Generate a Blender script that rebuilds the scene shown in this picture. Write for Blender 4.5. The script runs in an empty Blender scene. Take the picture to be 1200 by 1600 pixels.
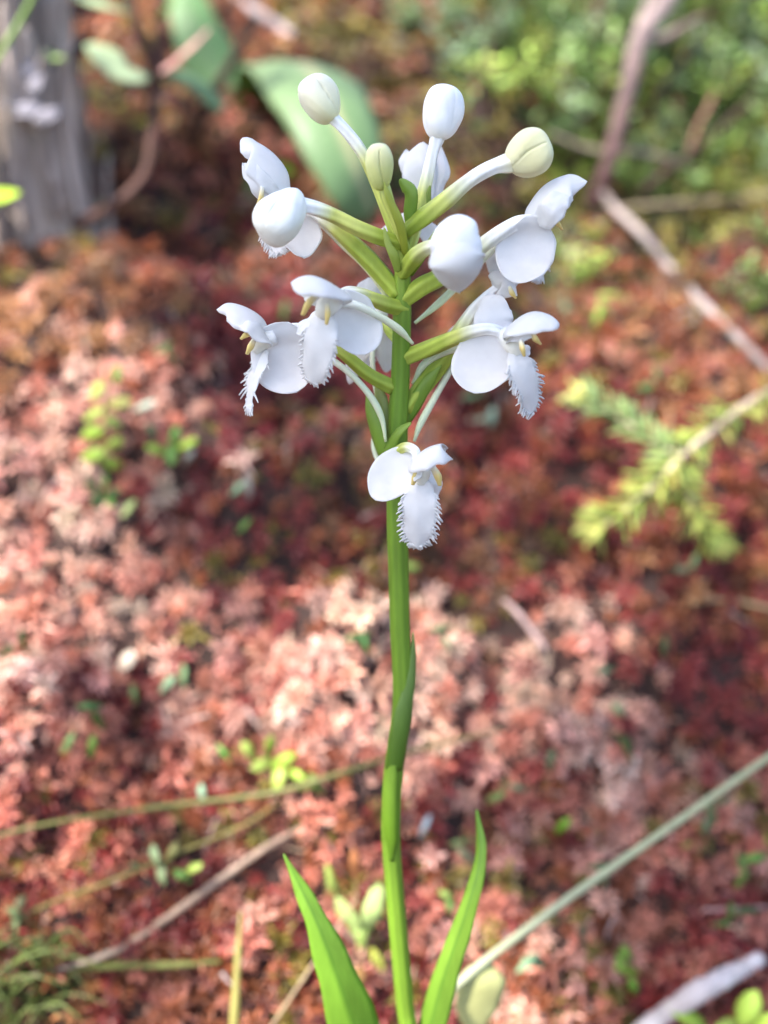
import bpy, math, random
import numpy as np
from mathutils import Vector, Matrix, Quaternion

random.seed(7)
rng = np.random.default_rng(7)
R = math.radians
sc = bpy.context.scene
COL = sc.collection

# ------------------------------------------------------------------ camera
PITCH = R(25)
CAM = Vector((0.0, -0.17, 0.30))
HALF = R(27.5)
cam_d = bpy.data.cameras.new('camera')
cam = bpy.data.objects.new('camera', cam_d)
COL.objects.link(cam)
cam.location = CAM
cam.rotation_euler = (math.pi / 2 - PITCH, 0, 0)
cam_d.sensor_fit = 'VERTICAL'
cam_d.sensor_height = 36.0
cam_d.lens = 18.0 / math.tan(HALF)
cam_d.clip_start = 0.01
cam_d.clip_end = 200
cam_d.dof.use_dof = True
cam_d.dof.focus_distance = 0.168
cam_d.dof.aperture_fstop = cam_d.lens / 5.2          # a 5.2 mm wide aperture
cam_d.dof.aperture_blades = 0
sc.camera = cam

# ------------------------------------------------------------------ world, sun, exposure
SUN_EL, SUN_AZ = R(56), R(-118)      # azimuth from +y towards +x: high on the left, a little behind the camera
world = bpy.data.worlds.new('World')
sc.world = world
world.use_nodes = True
wn = world.node_tree
for n in list(wn.nodes):
    wn.nodes.remove(n)
wo = wn.nodes.new('ShaderNodeOutputWorld')
wb = wn.nodes.new('ShaderNodeBackground')
ws = wn.nodes.new('ShaderNodeTexSky')
ws.sky_type = 'NISHITA'
ws.sun_disc = False
ws.sun_elevation = SUN_EL
ws.sun_rotation = SUN_AZ
ws.air_density = 1.0
ws.dust_density = 2.0
wb.inputs['Strength'].default_value = 0.15
wn.links.new(ws.outputs[0], wb.inputs['Color'])
wn.links.new(wb.outputs[0], wo.inputs['Surface'])

sun_d = bpy.data.lights.new('sun', 'SUN')
sun_d.energy = 4.0
sun_d.angle = R(1.5)
sun_d.color = (1.0, 0.95, 0.88)
sun = bpy.data.objects.new('sun', sun_d)
COL.objects.link(sun)
SUN_DIR = Vector((math.sin(SUN_AZ) * math.cos(SUN_EL), math.cos(SUN_AZ) * math.cos(SUN_EL), math.sin(SUN_EL)))
sun.rotation_euler = SUN_DIR.to_track_quat('Z', 'Y').to_euler()
sun.location = SUN_DIR * 3

sc.view_settings.view_transform = 'Standard'
sc.view_settings.look = 'None'
sc.view_settings.gamma = 1
sc.view_settings.use_curve_mapping = False
sc.view_settings.exposure = 1.58
sc.render.engine = 'CYCLES'
sc.cycles.use_denoising = True
sc.cycles.max_bounces = 6
sc.cycles.transparent_max_bounces = 8
sc.cycles.caustics_reflective = False
sc.cycles.caustics_refractive = False

# ------------------------------------------------------------------ layout helpers
FWD = Vector((0, math.cos(PITCH), -math.sin(PITCH)))
UP = Vector((0, math.sin(PITCH), math.cos(PITCH)))
RT = Vector((1, 0, 0))
K = math.tan(HALF) / 800.0


def P(px, py, d):
    """photo pixel and distance along the view axis (m) -> point in the place"""
    return CAM + FWD * d + RT * ((px - 600) * K * d) + UP * ((800 - py) * K * d)


def stem_depth(py):
    return 0.172 + (py - 500) * 0.0000255


def SP(px, py, off=0.0):
    """a point near the orchid, off = mm behind (+) or before (-) the stem's plane"""
    return P(px, py, stem_depth(py) + off * 0.001)


def cr(pts, n, power=1.0):
    """Catmull-Rom through pts (Vectors or tuples), n samples"""
    pts = [Vector(p) for p in pts]
    if len(pts) == 2:
        pts = [pts[0], pts[0].lerp(pts[1], 0.5), pts[1]]
    ext = [pts[0] * 2 - pts[1]] + pts + [pts[-1] * 2 - pts[-2]]
    m = len(pts) - 1
    out = []
    for i in range(n):
        t = i / (n - 1)
        s = t * m
        k = min(int(s), m - 1)
        f = s - k
        a, b, c, d = ext[k], ext[k + 1], ext[k + 2], ext[k + 3]
        out.append(0.5 * ((2 * b) + (c - a) * f + (2 * a - 5 * b + 4 * c - d) * f * f + (3 * b - a - 3 * c + d) * f ** 3))
    return out


def lerp_list(vals, t):
    """vals evenly spaced numbers or tuples, smooth interpolation"""
    if not isinstance(vals, (list, tuple)):
        return vals
    if len(vals) == 1:
        return vals[0]
    s = t * (len(vals) - 1)
    k = min(int(s), len(vals) - 2)
    f = s - k
    f = f * f * (3 - 2 * f) if len(vals) > 2 and not isinstance(vals[0], tuple) else f
    a, b = vals[k], vals[k + 1]
    if isinstance(a, tuple):
        return tuple(x + (y - x) * f for x, y in zip(a, b))
    return a + (b - a) * f


_st = [[random.uniform(-1, 1) for _ in range(64)] for _ in range(64)]


def soft(x, y):
    xi, yi = math.floor(x), math.floor(y)
    fx, fy = x - xi, y - yi
    fx = fx * fx * (3 - 2 * fx); fy = fy * fy * (3 - 2 * fy)
    g = lambda i, j: _st[i % 64][j % 64]
    return (g(xi, yi) * (1 - fx) + g(xi + 1, yi) * fx) * (1 - fy) + (g(xi, yi + 1) * (1 - fx) + g(xi + 1, yi + 1) * fx) * fy


class MB:
    def __init__(self):
        self.v, self.f, self.c = [], [], []

    def add(self, p, c):
        self.v.append((p[0], p[1], p[2]))
        self.c.append((c[0], c[1], c[2], 1.0))
        return len(self.v) - 1

    def tube(self, pts, rad, col, n=16, sides=8, cap=True, ribs=0, rib_amp=0.0, twist=0.0, rough=0.0, flat=1.0, rib_col=0.0):
        """rad in metres: number or list; col: tuple or list of tuples"""
        sp = cr(pts, n)
        prev = None
        rings = []
        for i, p in enumerate(sp):
            t = i / (n - 1)
            T = (sp[min(i + 1, n - 1)] - sp[max(i - 1, 0)]).normalized()
            if prev is None:
                a = Vector((0.3, 0.9, 0.2)) if abs(T.z) > 0.8 else Vector((0, 0, 1))
                N = (a - T * a.dot(T)).normalized()
            else:
                N = (prev - T * prev.dot(T)).normalized()
            prev = N
            S = T.cross(N)
            r = lerp_list(rad, t)
            c = lerp_list(col, t) if isinstance(col, list) else col
            ring = []
            for k in range(sides):
                a = 2 * math.pi * k / sides
                rr = r
                if ribs:
                    rr *= 1 + rib_amp * math.cos(ribs * a + twist * t)
                if rough:
                    rr *= 1 + random.uniform(-rough, rough)
                ring.append(self.add(p + N * (rr * math.cos(a)) + S * (rr * flat * math.sin(a)), tuple(x * (1 + rib_col * math.cos(ribs * a + twist * t)) for x in c) if rib_col else c))
            rings.append(ring)
        for i in range(n - 1):
            for k in range(sides):
                k2 = (k + 1) % sides
                self.f.append((rings[i][k], rings[i][k2], rings[i + 1][k2], rings[i + 1][k]))
        if cap:
            for ring, e in ((rings[0][::-1], sp[0]), (rings[-1], sp[-1])):
                c = self.c[ring[0]]
                ce = self.add(e, c)
                for k in range(sides):
                    self.f.append((ring[k], ring[(k + 1) % sides], ce))
        return sp

    def petal(self, pts, width, normal, arc=0.0, n=14, m=8, col=(1, 1, 1), tip=0.18, base=0.12, wave=0.0, waves=2.0,
              fold=0.0, edge_col=None, mid_col=None, jag=0.0, lump=0.0):
        """a curved blade along pts. width (m, number or list), normal: (right, up, towards camera) or a list of them,
        arc: degrees of bend across (edges bend away from the normal), fold: V fold"""
        sp = cr(pts, 60)
        grid = []
        frames = []
        ph = random.uniform(0, 6.28)
        for i in range(n + 1):
            t = 0.5 - 0.5 * math.cos(math.pi * i / n)
            t = 0.5 * t + 0.5 * i / n
            s = t * 59
            k = min(int(s), 58)
            p = sp[k].lerp(sp[k + 1], s - k)
            T = (sp[min(k + 2, 59)] - sp[max(k - 1, 0)]).normalized()
            nn = lerp_list(normal, t) if isinstance(normal, list) else normal
            N = RT * nn[0] + UP * nn[1] - FWD * nn[2]
            N = (N - T * N.dot(T)).normalized()
            S = T.cross(N)
            w = lerp_list(width, t)
            if tip and t > 1 - tip:
                w *= math.sqrt(max(0.0, 1 - ((t - 1 + tip) / tip) ** 2)) * 0.985 + 0.015
            if base and t < base:
                w *= math.sqrt(max(0.0, 1 - ((base - t) / base) ** 2)) * 0.9 + 0.1
            A = R(lerp_list(arc, t))
            c0 = lerp_list(col, t) if isinstance(col, list) else col
            row = []
            for j in range(m + 1):
                u = -1 + 2 * j / m
                ww = w * (1 + (random.uniform(-jag, jag) if j in (0, m) else 0))
                if abs(A) > 0.02:
                    rr = ww / A
                    th = u * A / 2
                    q = p + S * (rr * math.sin(th)) - N * (rr * (1 - math.cos(th)))
                else:
                    q = p + S * (u * ww / 2)
                q = q - N * (abs(u) * fold * ww / 2)
                if lump:
                    nz = soft(ph * 7 + u * 1.1, ph * 3 + t * 2.6) + .45 * soft(ph * 5 + u * 2.6, ph * 9 + t * 4.5)
                    q = q + N * (lump * nz) + S * (lump * .9 * u * soft(ph * 11 + t * 6, u * 3))
                if wave:
                    q = q + N * (wave * u * abs(u) * math.sin(ph + waves * 6.28 * t + (1.3 if u > 0 else 0)))
                c = c0
                if edge_col:
                    e = abs(u) ** 3
                    c = tuple(x + (y - x) * e for x, y in zip(c, edge_col))
                if mid_col:
                    e = max(0, 1 - abs(u) * m / 1.6)
                    c = tuple(x + (y - x) * e for x, y in zip(c, mid_col))
                row.append(self.add(q, c))
            grid.append(row)
            frames.append((p, T, N, S, w, t))
        for i in range(n):
            for j in range(m):
                self.f.append((grid[i][j], grid[i][j + 1], grid[i + 1][j + 1], grid[i + 1][j]))
        return frames, grid

    def mesh(self, name, smooth=True):
        me = bpy.data.meshes.new(name)
        me.from_pydata(self.v, [], self.f)
        at = me.color_attributes.new('Col', 'FLOAT_COLOR', 'POINT')
        at.data.foreach_set('color', np.array(self.c, dtype=np.float32).ravel())
        if smooth:
            me.polygons.foreach_set('use_smooth', [True] * len(me.polygons))
        me.update()
        return me

    def build(self, name, mat, parent=None, solid=0.0, smooth=True):
        me = self.mesh(name, smooth)
        me.materials.append(mat)
        return link(name, me, parent, solid)


WORLD = {}        # where each Empty stands


def link(name, me, parent=None, solid=0.0):
    o = bpy.data.objects.new(name, me)
    COL.objects.link(o)
    if parent is not None:
        o.parent = parent
        o.matrix_parent_inverse = Matrix.Translation(-WORLD.get(parent.name, Vector((0, 0, 0))))
    if solid:
        md = o.modifiers.new('thickness', 'SOLIDIFY')
        md.thickness = solid
        md.offset = 0
    return o


def empty(name, loc, parent=None):
    o = bpy.data.objects.new(name, None)
    COL.objects.link(o)
    o.empty_display_size = 0.01
    if parent is None:
        o.location = loc
    else:
        o.parent = parent
        o.location = Vector(loc) - WORLD[parent.name]
    WORLD[o.name] = Vector(loc)
    return o


def tag(o, label, cat, group=None):
    o['label'] = label
    o['category'] = cat
    if group:
        o['group'] = group
    return o


# ------------------------------------------------------------------ materials
def new_mat(name):
    m = bpy.data.materials.new(name)
    m.use_nodes = True
    nt = m.node_tree
    for n in list(nt.nodes):
        nt.nodes.remove(n)
    return m, nt, nt.nodes.new, nt.links.new


def plant_mat(name, rough=0.5, transl=0.25, var=0.12, scale=300.0, bump=0.3, bump_scale=900.0, bump_dist=0.0002, spec=0.4,
              stretch=(1, 1, 1), sss=0.0, tint=(1, 1, 1)):
    """vertex colour x object colour, with mottling, fine relief and light through the blade"""
    m, nt, N, L = new_mat(name)
    out = N('ShaderNodeOutputMaterial')
    pb = N('ShaderNodeBsdfPrincipled')
    at = N('ShaderNodeAttribute'); at.attribute_name = 'Col'
    oi = N('ShaderNodeObjectInfo')
    mul = N('ShaderNodeMix'); mul.data_type = 'RGBA'; mul.blend_type = 'MULTIPLY'; mul.inputs[0].default_value = 1
    L(at.outputs['Color'], mul.inputs[6]); L(oi.outputs['Color'], mul.inputs[7])
    tc = N('ShaderNodeNewGeometry')
    mp = N('ShaderNodeMapping'); mp.inputs['Scale'].default_value = stretch
    L(tc.outputs['Position'], mp.inputs['Vector'])
    no = N('ShaderNodeTexNoise'); no.inputs['Scale'].default_value = scale; no.inputs['Detail'].default_value = 4
    L(mp.outputs[0], no.inputs['Vector'])
    mr = N('ShaderNodeMapRange')
    mr.inputs['From Min'].default_value = 0.25; mr.inputs['From Max'].default_value = 0.75
    mr.inputs['To Min'].default_value = 1 - var; mr.inputs['To Max'].default_value = 1 + var
    L(no.outputs['Fac'], mr.inputs['Value'])
    sc_ = N('ShaderNodeVectorMath'); sc_.operation = 'SCALE'
    L(mul.outputs[2], sc_.inputs[0]); L(mr.outputs[0], sc_.inputs['Scale'])
    L(sc_.outputs[0], pb.inputs['Base Color'])
    pb.inputs['Roughness'].default_value = rough
    pb.inputs['Specular IOR Level'].default_value = spec
    if sss:
        pb.inputs['Subsurface Weight'].default_value = sss
        pb.inputs['Subsurface Radius'].default_value = (1.0, 1.0, 1.0)
        pb.inputs['Subsurface Scale'].default_value = 0.0012
    if bump:
        nb = N('ShaderNodeTexNoise'); nb.inputs['Scale'].default_value = bump_scale; nb.inputs['Detail'].default_value = 3
        L(mp.outputs[0], nb.inputs['Vector'])
        bp = N('ShaderNodeBump'); bp.inputs['Strength'].default_value = bump; bp.inputs['Distance'].default_value = bump_dist
        L(nb.outputs['Fac'], bp.inputs['Height'])
        L(bp.outputs[0], pb.inputs['Normal'])
    if transl:
        tr = N('ShaderNodeBsdfTranslucent')
        L(sc_.outputs[0], tr.inputs['Color'])
        mx = N('ShaderNodeMixShader'); mx.inputs[0].default_value = transl
        L(pb.outputs[0], mx.inputs[1]); L(tr.outputs[0], mx.inputs[2])
        L(mx.outputs[0], out.inputs['Surface'])
    else:
        L(pb.outputs[0], out.inputs['Surface'])
    return m


M_PETAL = plant_mat('white petal', rough=0.5, transl=0.40, var=0.03, scale=500, bump=0.5, bump_scale=900, bump_dist=0.00016, spec=0.35)
M_BUD = plant_mat('waxy bud', rough=0.55, transl=0.0, var=0.05, scale=400, bump=0.25, bump_scale=900, bump_dist=0.00012, sss=0.35, spec=0.25)
M_STEM = plant_mat('orchid stem', rough=0.52, spec=0.28, transl=0.0, var=0.16, scale=420, bump=0.5, bump_scale=1500, bump_dist=0.00015, stretch=(1, 1, 0.08), sss=0.15)
M_LEAF = plant_mat('green blade', rough=0.42, transl=0.3, var=0.14, scale=350, bump=0.4, bump_scale=1200, bump_dist=0.0002, stretch=(1, 1, 0.2))
M_SMALL = plant_mat('small leaf', rough=0.5, transl=0.22, var=0.2, scale=160, bump=0.3, bump_scale=600, bump_dist=0.0003, spec=0.3)
M_TWIG = plant_mat('twig bark', rough=0.8, transl=0.0, var=0.35, scale=220, bump=0.8, bump_scale=500, bump_dist=0.0008, spec=0.2)
M_BARK = plant_mat('stump bark', rough=0.9, transl=0.0, var=0.45, scale=60, bump=1.0, bump_scale=180, bump_dist=0.003, spec=0.15, stretch=(1, 1, 0.15))
M_MOSS = plant_mat('sphagnum', rough=0.36, transl=0.25, var=0.3, scale=420, bump=0.0, spec=0.5)
M_NEEDLE = plant_mat('spruce needle', rough=0.45, transl=0.2, var=0.15, scale=200, bump=0.0)
M_LICHEN = plant_mat('lichen', rough=0.9, transl=0.1, var=0.2, scale=200, bump=0.6, bump_scale=500, bump_dist=0.0008)


def ground_mat():
    m, nt, N, L = new_mat('peat')
    out = N('ShaderNodeOutputMaterial'); pb = N('ShaderNodeBsdfPrincipled')
    g = N('ShaderNodeNewGeometry')
    n1 = N('ShaderNodeTexNoise'); n1.inputs['Scale'].default_value = 22; n1.inputs['Detail'].default_value = 6
    n2 = N('ShaderNodeTexNoise'); n2.inputs['Scale'].default_value = 160; n2.inputs['Detail'].default_value = 5
    L(g.outputs['Position'], n1.inputs['Vector']); L(g.outputs['Position'], n2.inputs['Vector'])
    cr_ = N('ShaderNodeValToRGB')
    e = cr_.color_ramp.elements
    e[0].position = 0.3; e[0].color = (0.012, 0.006, 0.004, 1)
    e[1].position = 0.75; e[1].color = (0.06, 0.018, 0.012, 1)
    k = cr_.color_ramp.elements.new(0.52); k.color = (0.03, 0.012, 0.008, 1)
    mx = N('ShaderNodeMath'); mx.operation = 'MULTIPLY_ADD'; mx.inputs[1].default_value = 0.5; mx.inputs[2].default_value = 0.0
    ad = N('ShaderNodeMath'); ad.operation = 'MULTIPLY_ADD'; ad.inputs[1].default_value = 0.5
    L(n1.outputs['Fac'], mx.inputs[0]); L(n2.outputs['Fac'], ad.inputs[0]); L(mx.outputs[0], ad.inputs[2])
    L(ad.outputs[0], cr_.inputs[0]); L(cr_.outputs[0], pb.inputs['Base Color'])
    pb.inputs['Roughness'].default_value = 0.9
    bp = N('ShaderNodeBump'); bp.inputs['Strength'].default_value = 1; bp.inputs['Distance'].default_value = 0.003
    L(n2.outputs['Fac'], bp.inputs['Height']); L(bp.outputs[0], pb.inputs['Normal'])
    L(pb.outputs[0], out.inputs['Surface'])
    return m


M_GROUND = ground_mat()

# ------------------------------------------------------------------ ground: the side of a bog hummock
_tab = rng.random((64, 64))


def vnoise(x, y, s, o=0.0):
    x = np.asarray(x, float) * s + o; y = np.asarray(y, float) * s + o * 1.7
    xi = np.floor(x).astype(int); yi = np.floor(y).astype(int)
    fx = x - xi; fy = y - yi
    fx = fx * fx * (3 - 2 * fx); fy = fy * fy * (3 - 2 * fy)
    a = _tab[xi % 64, yi % 64]; b = _tab[(xi + 1) % 64, yi % 64]
    c = _tab[xi % 64, (yi + 1) % 64]; d = _tab[(xi + 1) % 64, (yi + 1) % 64]
    return (a * (1 - fx) + b * fx) * (1 - fy) + (c * (1 - fx) + d * fx) * fy - 0.5


_prof = []
for py, d in ((1600, .262), (1300, .275), (1000, .296), (800, .318), (600, .350), (450, .390), (300, .430), (150, .485), (0, .555)):
    q = P(600, py, d)
    _prof.append((q.y, q.z))
_prof = [(-60, 0.0), (-0.12, 0.0), (-0.06, 0.004), (-0.025, 0.022)] + _prof + [(1.2, 0.52), (2.5, 0.85), (6, 1.5), (60, 4.0)]
_py = np.array([a for a, b in _prof]); _pz = np.array([b for a, b in _prof])
BUMPS = []      # (x, y, height, radius)


def ground_z(x, y):
    x = np.asarray(x, float); y = np.asarray(y, float)
    z = np.zeros_like(x + y)
    for o in (-0.02, -0.01, 0, 0.01, 0.02):
        z = z + np.interp(y + o + 0.05 * vnoise(x, y, 6, 3.3), _py, _pz) / 5
    z = z + 0.024 * vnoise(x, y, 16, 11.1) + 0.028 * vnoise(x, y, 36, 5.5) + 0.020 * vnoise(x, y, 75, 7.7)
    for bx, by, h, r in BUMPS:
        z = z + h * np.exp(-((x - bx) ** 2 + (y - by) ** 2) / (r * r))
    return z


def hit(px, py):
    """where the ray through a photo pixel meets the ground"""
    d = P(px, py, 1.0) - CAM
    s = np.arange(0.18, 2.5, 0.002)
    z = CAM.z + d.z * s - ground_z(CAM.x + d.x * s, CAM.y + d.y * s)
    i = int(np.argmax(z < 0)) if (z < 0).any() else len(s) - 1
    return CAM + d * float(s[i])


def depth_of(p):
    return (Vector(p) - CAM).dot(FWD)


_h1 = hit(130, 590); _h2 = hit(560, 1060); _h3 = hit(930, 1000)
BUMPS += [(_h1.x, _h1.y, 0.030, 0.055), (_h2.x, _h2.y, 0.012, 0.03), (_h3.x, _h3.y, 0.010, 0.03)]


def axis(lo, hi, step, far):
    a = list(np.arange(lo, hi + 1e-9, step))
    s = step
    while a[-1] < far:
        s *= 1.22
        a.append(a[-1] + s)
    s = step
    while a[0] > -far:
        s *= 1.22
        a.insert(0, a[0] - s)
    return np.array(a)


gx = axis(-0.6, 0.6, 0.006, 50); gy = axis(-0.15, 0.85, 0.006, 50)
GX, GY = np.meshgrid(gx, gy)
GZ = ground_z(GX, GY)
nv = np.stack([GX.ravel(), GY.ravel(), GZ.ravel()], 1)
ny, nx = GX.shape
idx = np.arange(nx * ny).reshape(ny, nx)
quads = np.stack([idx[:-1, :-1].ravel(), idx[:-1, 1:].ravel(), idx[1:, 1:].ravel(), idx[1:, :-1].ravel()], 1)


def np_mesh(name, v, f, col=None, smooth=True):
    me = bpy.data.meshes.new(name)
    k = f.shape[1]
    me.vertices.add(len(v)); me.loops.add(f.size); me.polygons.add(len(f))
    me.vertices.foreach_set('co', np.asarray(v, np.float32).ravel())
    me.loops.foreach_set('vertex_index', np.asarray(f, np.int32).ravel())
    me.polygons.foreach_set('loop_start', np.arange(0, f.size, k, dtype=np.int32))
    if smooth:
        me.polygons.foreach_set('use_smooth', np.ones(len(f), bool))
    me.update(calc_edges=True)
    if col is not None:
        at = me.color_attributes.new('Col', 'FLOAT_COLOR', 'POINT')
        at.data.foreach_set('color', np.asarray(col, np.float32).ravel())
    return me


gme = np_mesh('ground', nv, quads)
gme.materials.append(M_GROUND)
ground = link('ground', gme)
ground['kind'] = 'structure'
ground['label'] = 'dark peaty side of a bog hummock under red moss'

# ------------------------------------------------------------------ sphagnum moss
# growth colours of the moss (base colours)
PINK = (0.80, 0.43, 0.325); ROSE = (0.59, 0.215, 0.145); PALE = (0.82, 0.57, 0.435); RED = (0.29, 0.050, 0.042)
WINE = (0.20, 0.025, 0.028); RUST = (0.33, 0.10, 0.042); ORAN = (0.42, 0.19, 0.075); OLIV = (0.26, 0.20, 0.04); GREE = (0.16, 0.22, 0.05)
BROWN = (0.16, 0.075, 0.035); YELG = (0.40, 0.38, 0.08)
PATCH = [
    # px, py, radius (px), weighted colours
    (60, 500, 110, [(ORAN, 3), (RUST, 2), (PINK, 1)]), (200, 480, 110, [(ORAN, 3), (RUST, 2), (BROWN, 1)]),
    (80, 660, 130, [(PINK, 4), (ROSE, 2), (PALE, 1)]), (240, 620, 110, [(ROSE, 2), (PINK, 3), (RUST, 1)]),
    (60, 820, 130, [(PINK, 4), (PALE, 4), (ROSE, 1)]), (230, 800, 110, [(PINK, 4), (PALE, 1), (ROSE, 2)]),
    (110, 960, 130, [(PINK, 4), (PALE, 3), (ROSE, 2)]), (270, 960, 90, [(ROSE, 2), (PINK, 3), (RED, 1)]),
    (400, 560, 150, [(WINE, 4), (RED, 3), (BROWN, 1)]), (380, 720, 140, [(RED, 4), (WINE, 3), (RUST, 2)]),
    (520, 700, 130, [(RED, 3), (RUST, 2), (BROWN, 2), (OLIV, 1)]), (430, 880, 120, [(RED, 3), (RUST, 2), (OLIV, 2), (WINE, 1)]),
    (560, 860, 130, [(RUST, 3), (RED, 2), (BROWN, 2), (OLIV, 2)]), (760, 720, 140, [(RED, 4), (RUST, 2), (WINE, 2)]),
    (780, 860, 120, [(RUST, 2), (RED, 3), (BROWN, 1), (OLIV, 1)]), (900, 720, 130, [(RED, 3), (RUST, 3), (WINE, 1)]),
    (1080, 880, 130, [(RED, 3), (RUST, 3), (ORAN, 1)]), (950, 560, 130, [(RUST, 3), (ORAN, 2), (ROSE, 1), (OLIV, 1)]),
    (1130, 700, 120, [(RUST, 3), (ORAN, 2), (RED, 2)]), (1100, 450, 130, [(RUST, 3), (OLIV, 2), (BROWN, 2), (RED, 1)]),
    (400, 1080, 130, [(ROSE, 3), (PINK, 3), (RED, 1)]), (560, 1060, 100, [(PINK, 3), (PALE, 4), (ROSE, 1)]),
    (730, 1070, 110, [(PINK, 3), (PALE, 4), (ROSE, 1)]), (900, 1040, 110, [(PINK, 3), (PALE, 3), (ROSE, 1), (RED, 1)]),
    (1090, 1080, 110, [(RED, 4), (WINE, 2), (RUST, 2)]), (150, 1130, 130, [(ROSE, 4), (PINK, 2), (RED, 2)]),
    (960, 1200, 120, [(PINK, 4), (PALE, 2), (ROSE, 2)]), (760, 1220, 110, [(ROSE, 3), (PINK, 2), (RED, 2)]),
    (420, 1240, 130, [(ROSE, 3), (RUST, 2), (PINK, 1), (OLIV, 1)]), (120, 1280, 130, [(ROSE, 3), (RED, 2), (RUST, 3), (OLIV, 1)]),
    (280, 1370, 120, [(RED, 3), (RUST, 3), (ROSE, 1)]), (120, 1460, 130, [(RUST, 3), (RED, 2), (ORAN, 1)]),
    (400, 1500, 130, [(RUST, 2), (ROSE, 2), (RED, 2), (OLIV, 1)]), (850, 1340, 120, [(ROSE, 4), (RED, 1), (RUST, 2), (PINK, 1), (OLIV, 1)]),
    (1060, 1310, 120, [(ROSE, 4), (PINK, 2), (RUST, 2), (OLIV, 1)]), (900, 1500, 140, [(ROSE, 3), (RUST, 2), (PINK, 2), (OLIV, 1)]),
    (1120, 1480, 130, [(RED, 3), (WINE, 1), (ROSE, 2)]), (600, 1480, 130, [(ROSE, 2), (RED, 2), (OLIV, 1), (PINK, 1)]),
    (60, 1570, 90, [(GREE, 3), (BROWN, 2), (RUST, 1)]), (300, 1590, 120, [(RUST, 3), (ROSE, 2)]),
    (200, 200, 120, [(ORAN, 4), (RUST, 3), (YELG, 1), (OLIV, 1)]), (330, 300, 120, [(ROSE, 2), (RED, 2), (RUST, 2), (ORAN, 2)]),
    (330, 400, 120, [(WINE, 2), (RUST, 2), (BROWN, 3), (OLIV, 1)]), (100, 400, 100, [(BROWN, 3), (RUST, 2), (OLIV, 1)]),
    (500, 60, 120, [(RUST, 3), (OLIV, 3), (BROWN, 2)]), (640, 100, 120, [(RUST, 3), (OLIV, 3), (BROWN, 2)]),
    (330, 60, 110, [(ORAN, 3), (RUST, 2), (OLIV, 1)]), (560, 420, 120, [(RUST, 3), (BROWN, 3), (RED, 1)]),
    (760, 420, 120, [(RUST, 2), (BROWN, 3), (OLIV, 2)]), (900, 430, 120, [(OLIV, 3), (BROWN, 2), (RUST, 2)]),
    (700, 250, 130, [(OLIV, 3), (BROWN, 3), (RUST, 1), (GREE, 1)]), (900, 120, 160, [(GREE, 4), (OLIV, 2), (BROWN, 1)]),
    (1100, 120, 160, [(GREE, 4), (OLIV, 2)]), (1080, 320, 110, [(YELG, 2), (OLIV, 3), (GREE, 2)]), (950, 280, 110, [(OLIV, 3), (GREE, 2), (BROWN, 1)]),
]
_pc = []
for px, py, r, cols in PATCH:
    h = hit(px, py)
    _pc.append((h.x, h.y, h.z, r * K * depth_of(h) * 0.75))
_pc = np.array(_pc)


def moss_colour(x, y, z):
    d2 = ((_pc[:, 0] - x) ** 2 + (_pc[:, 1] - y) ** 2 + (_pc[:, 2] - z) ** 2) / (_pc[:, 3] ** 2)
    w = np.exp(-np.minimum(d2 - d2.min(), 40))
    w /= w.sum()
    u1 = (float(vnoise(x + z * .6, y, 60, 31.0)) + .5) * 3.0 + 0.22 * rng.random()
    u2 = (float(vnoise(x, y + z * .6, 85, 17.0)) + .5) * 4.0 + 0.35 * rng.random()
    k = min(int(np.searchsorted(np.cumsum(w), u1 % 1.0)), len(PATCH) - 1)
    cols = PATCH[k][3]
    ws_ = np.array([c[1] for c in cols], float)
    c = np.array(cols[min(int(np.searchsorted(np.cumsum(ws_ / ws_.sum()), u2 % 1.0)), len(cols) - 1)][0])
    j = 0.65 + 0.6 * rng.random()
    return c * j * (1 + 0.12 * (rng.random(3) - 0.5))


def capitulum(nb, seg, seed, wide=1.0):
    """a sphagnum head: a shaggy rosette of thin drooping branches; unit radius about 1. returns verts, quads, tint"""
    r = np.random.default_rng(seed)
    V, F, T = [], [], []
    for b in range(nb):
        ring = b / nb
        az = b * 2.399963 + r.uniform(-.35, .35)
        el = 1.35 - 1.25 * ring ** 0.85 + r.uniform(-.28, .28)      # centre branches stand up, outer ones spread
        ln = (0.42 + 0.75 * ring ** 0.7) * r.uniform(.6, 1.25)
        wd = (0.055 + 0.035 * ring) * r.uniform(.7, 1.4) * wide
        droop = (0.2 + 1.1 * ring) * r.uniform(.5, 1.5)
        swing = r.uniform(-.5, .5)
        bt = r.uniform(.65, 1.4)
        p = np.array([0.10 * math.cos(az), 0.10 * math.sin(az), 0.12 - 0.45 * ring])
        k = np.array([0, 0, 1.0])
        base = len(V)
        for i in range(seg + 1):
            t = i / seg
            e = el - droop * t * 1.2
            a2 = az + swing * t
            h = np.array([math.cos(a2), math.sin(a2), 0.0]); s = np.array([-math.sin(a2), math.cos(a2), 0.0])
            d = h * math.cos(e) + k * math.sin(e)
            n = -h * math.sin(e) + k * math.cos(e)
            if i:
                p = p + d * ln / seg
            w = wd * (math.sin(math.pi * min(1, 0.25 + 0.75 * t)) ** 0.6 if t < 1 else 0.05)
            V += [p - s * w - n * w * .6, p + n * w * .6, p + s * w - n * w * .6]
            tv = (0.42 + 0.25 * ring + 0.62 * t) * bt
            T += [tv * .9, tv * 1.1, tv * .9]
        for i in range(seg):
            a = base + i * 3; c = a + 3
            F += [(a, a + 1, c + 1, c), (a + 1, a + 2, c + 2, c + 1)]
    return np.array(V), np.array(F), np.array(T)


CAPS_HI = [capitulum(18, 3, s, 1.35) for s in range(6)]
CAPS_LO = [capitulum(9, 2, 50 + s, 2.4) for s in range(5)]


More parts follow.
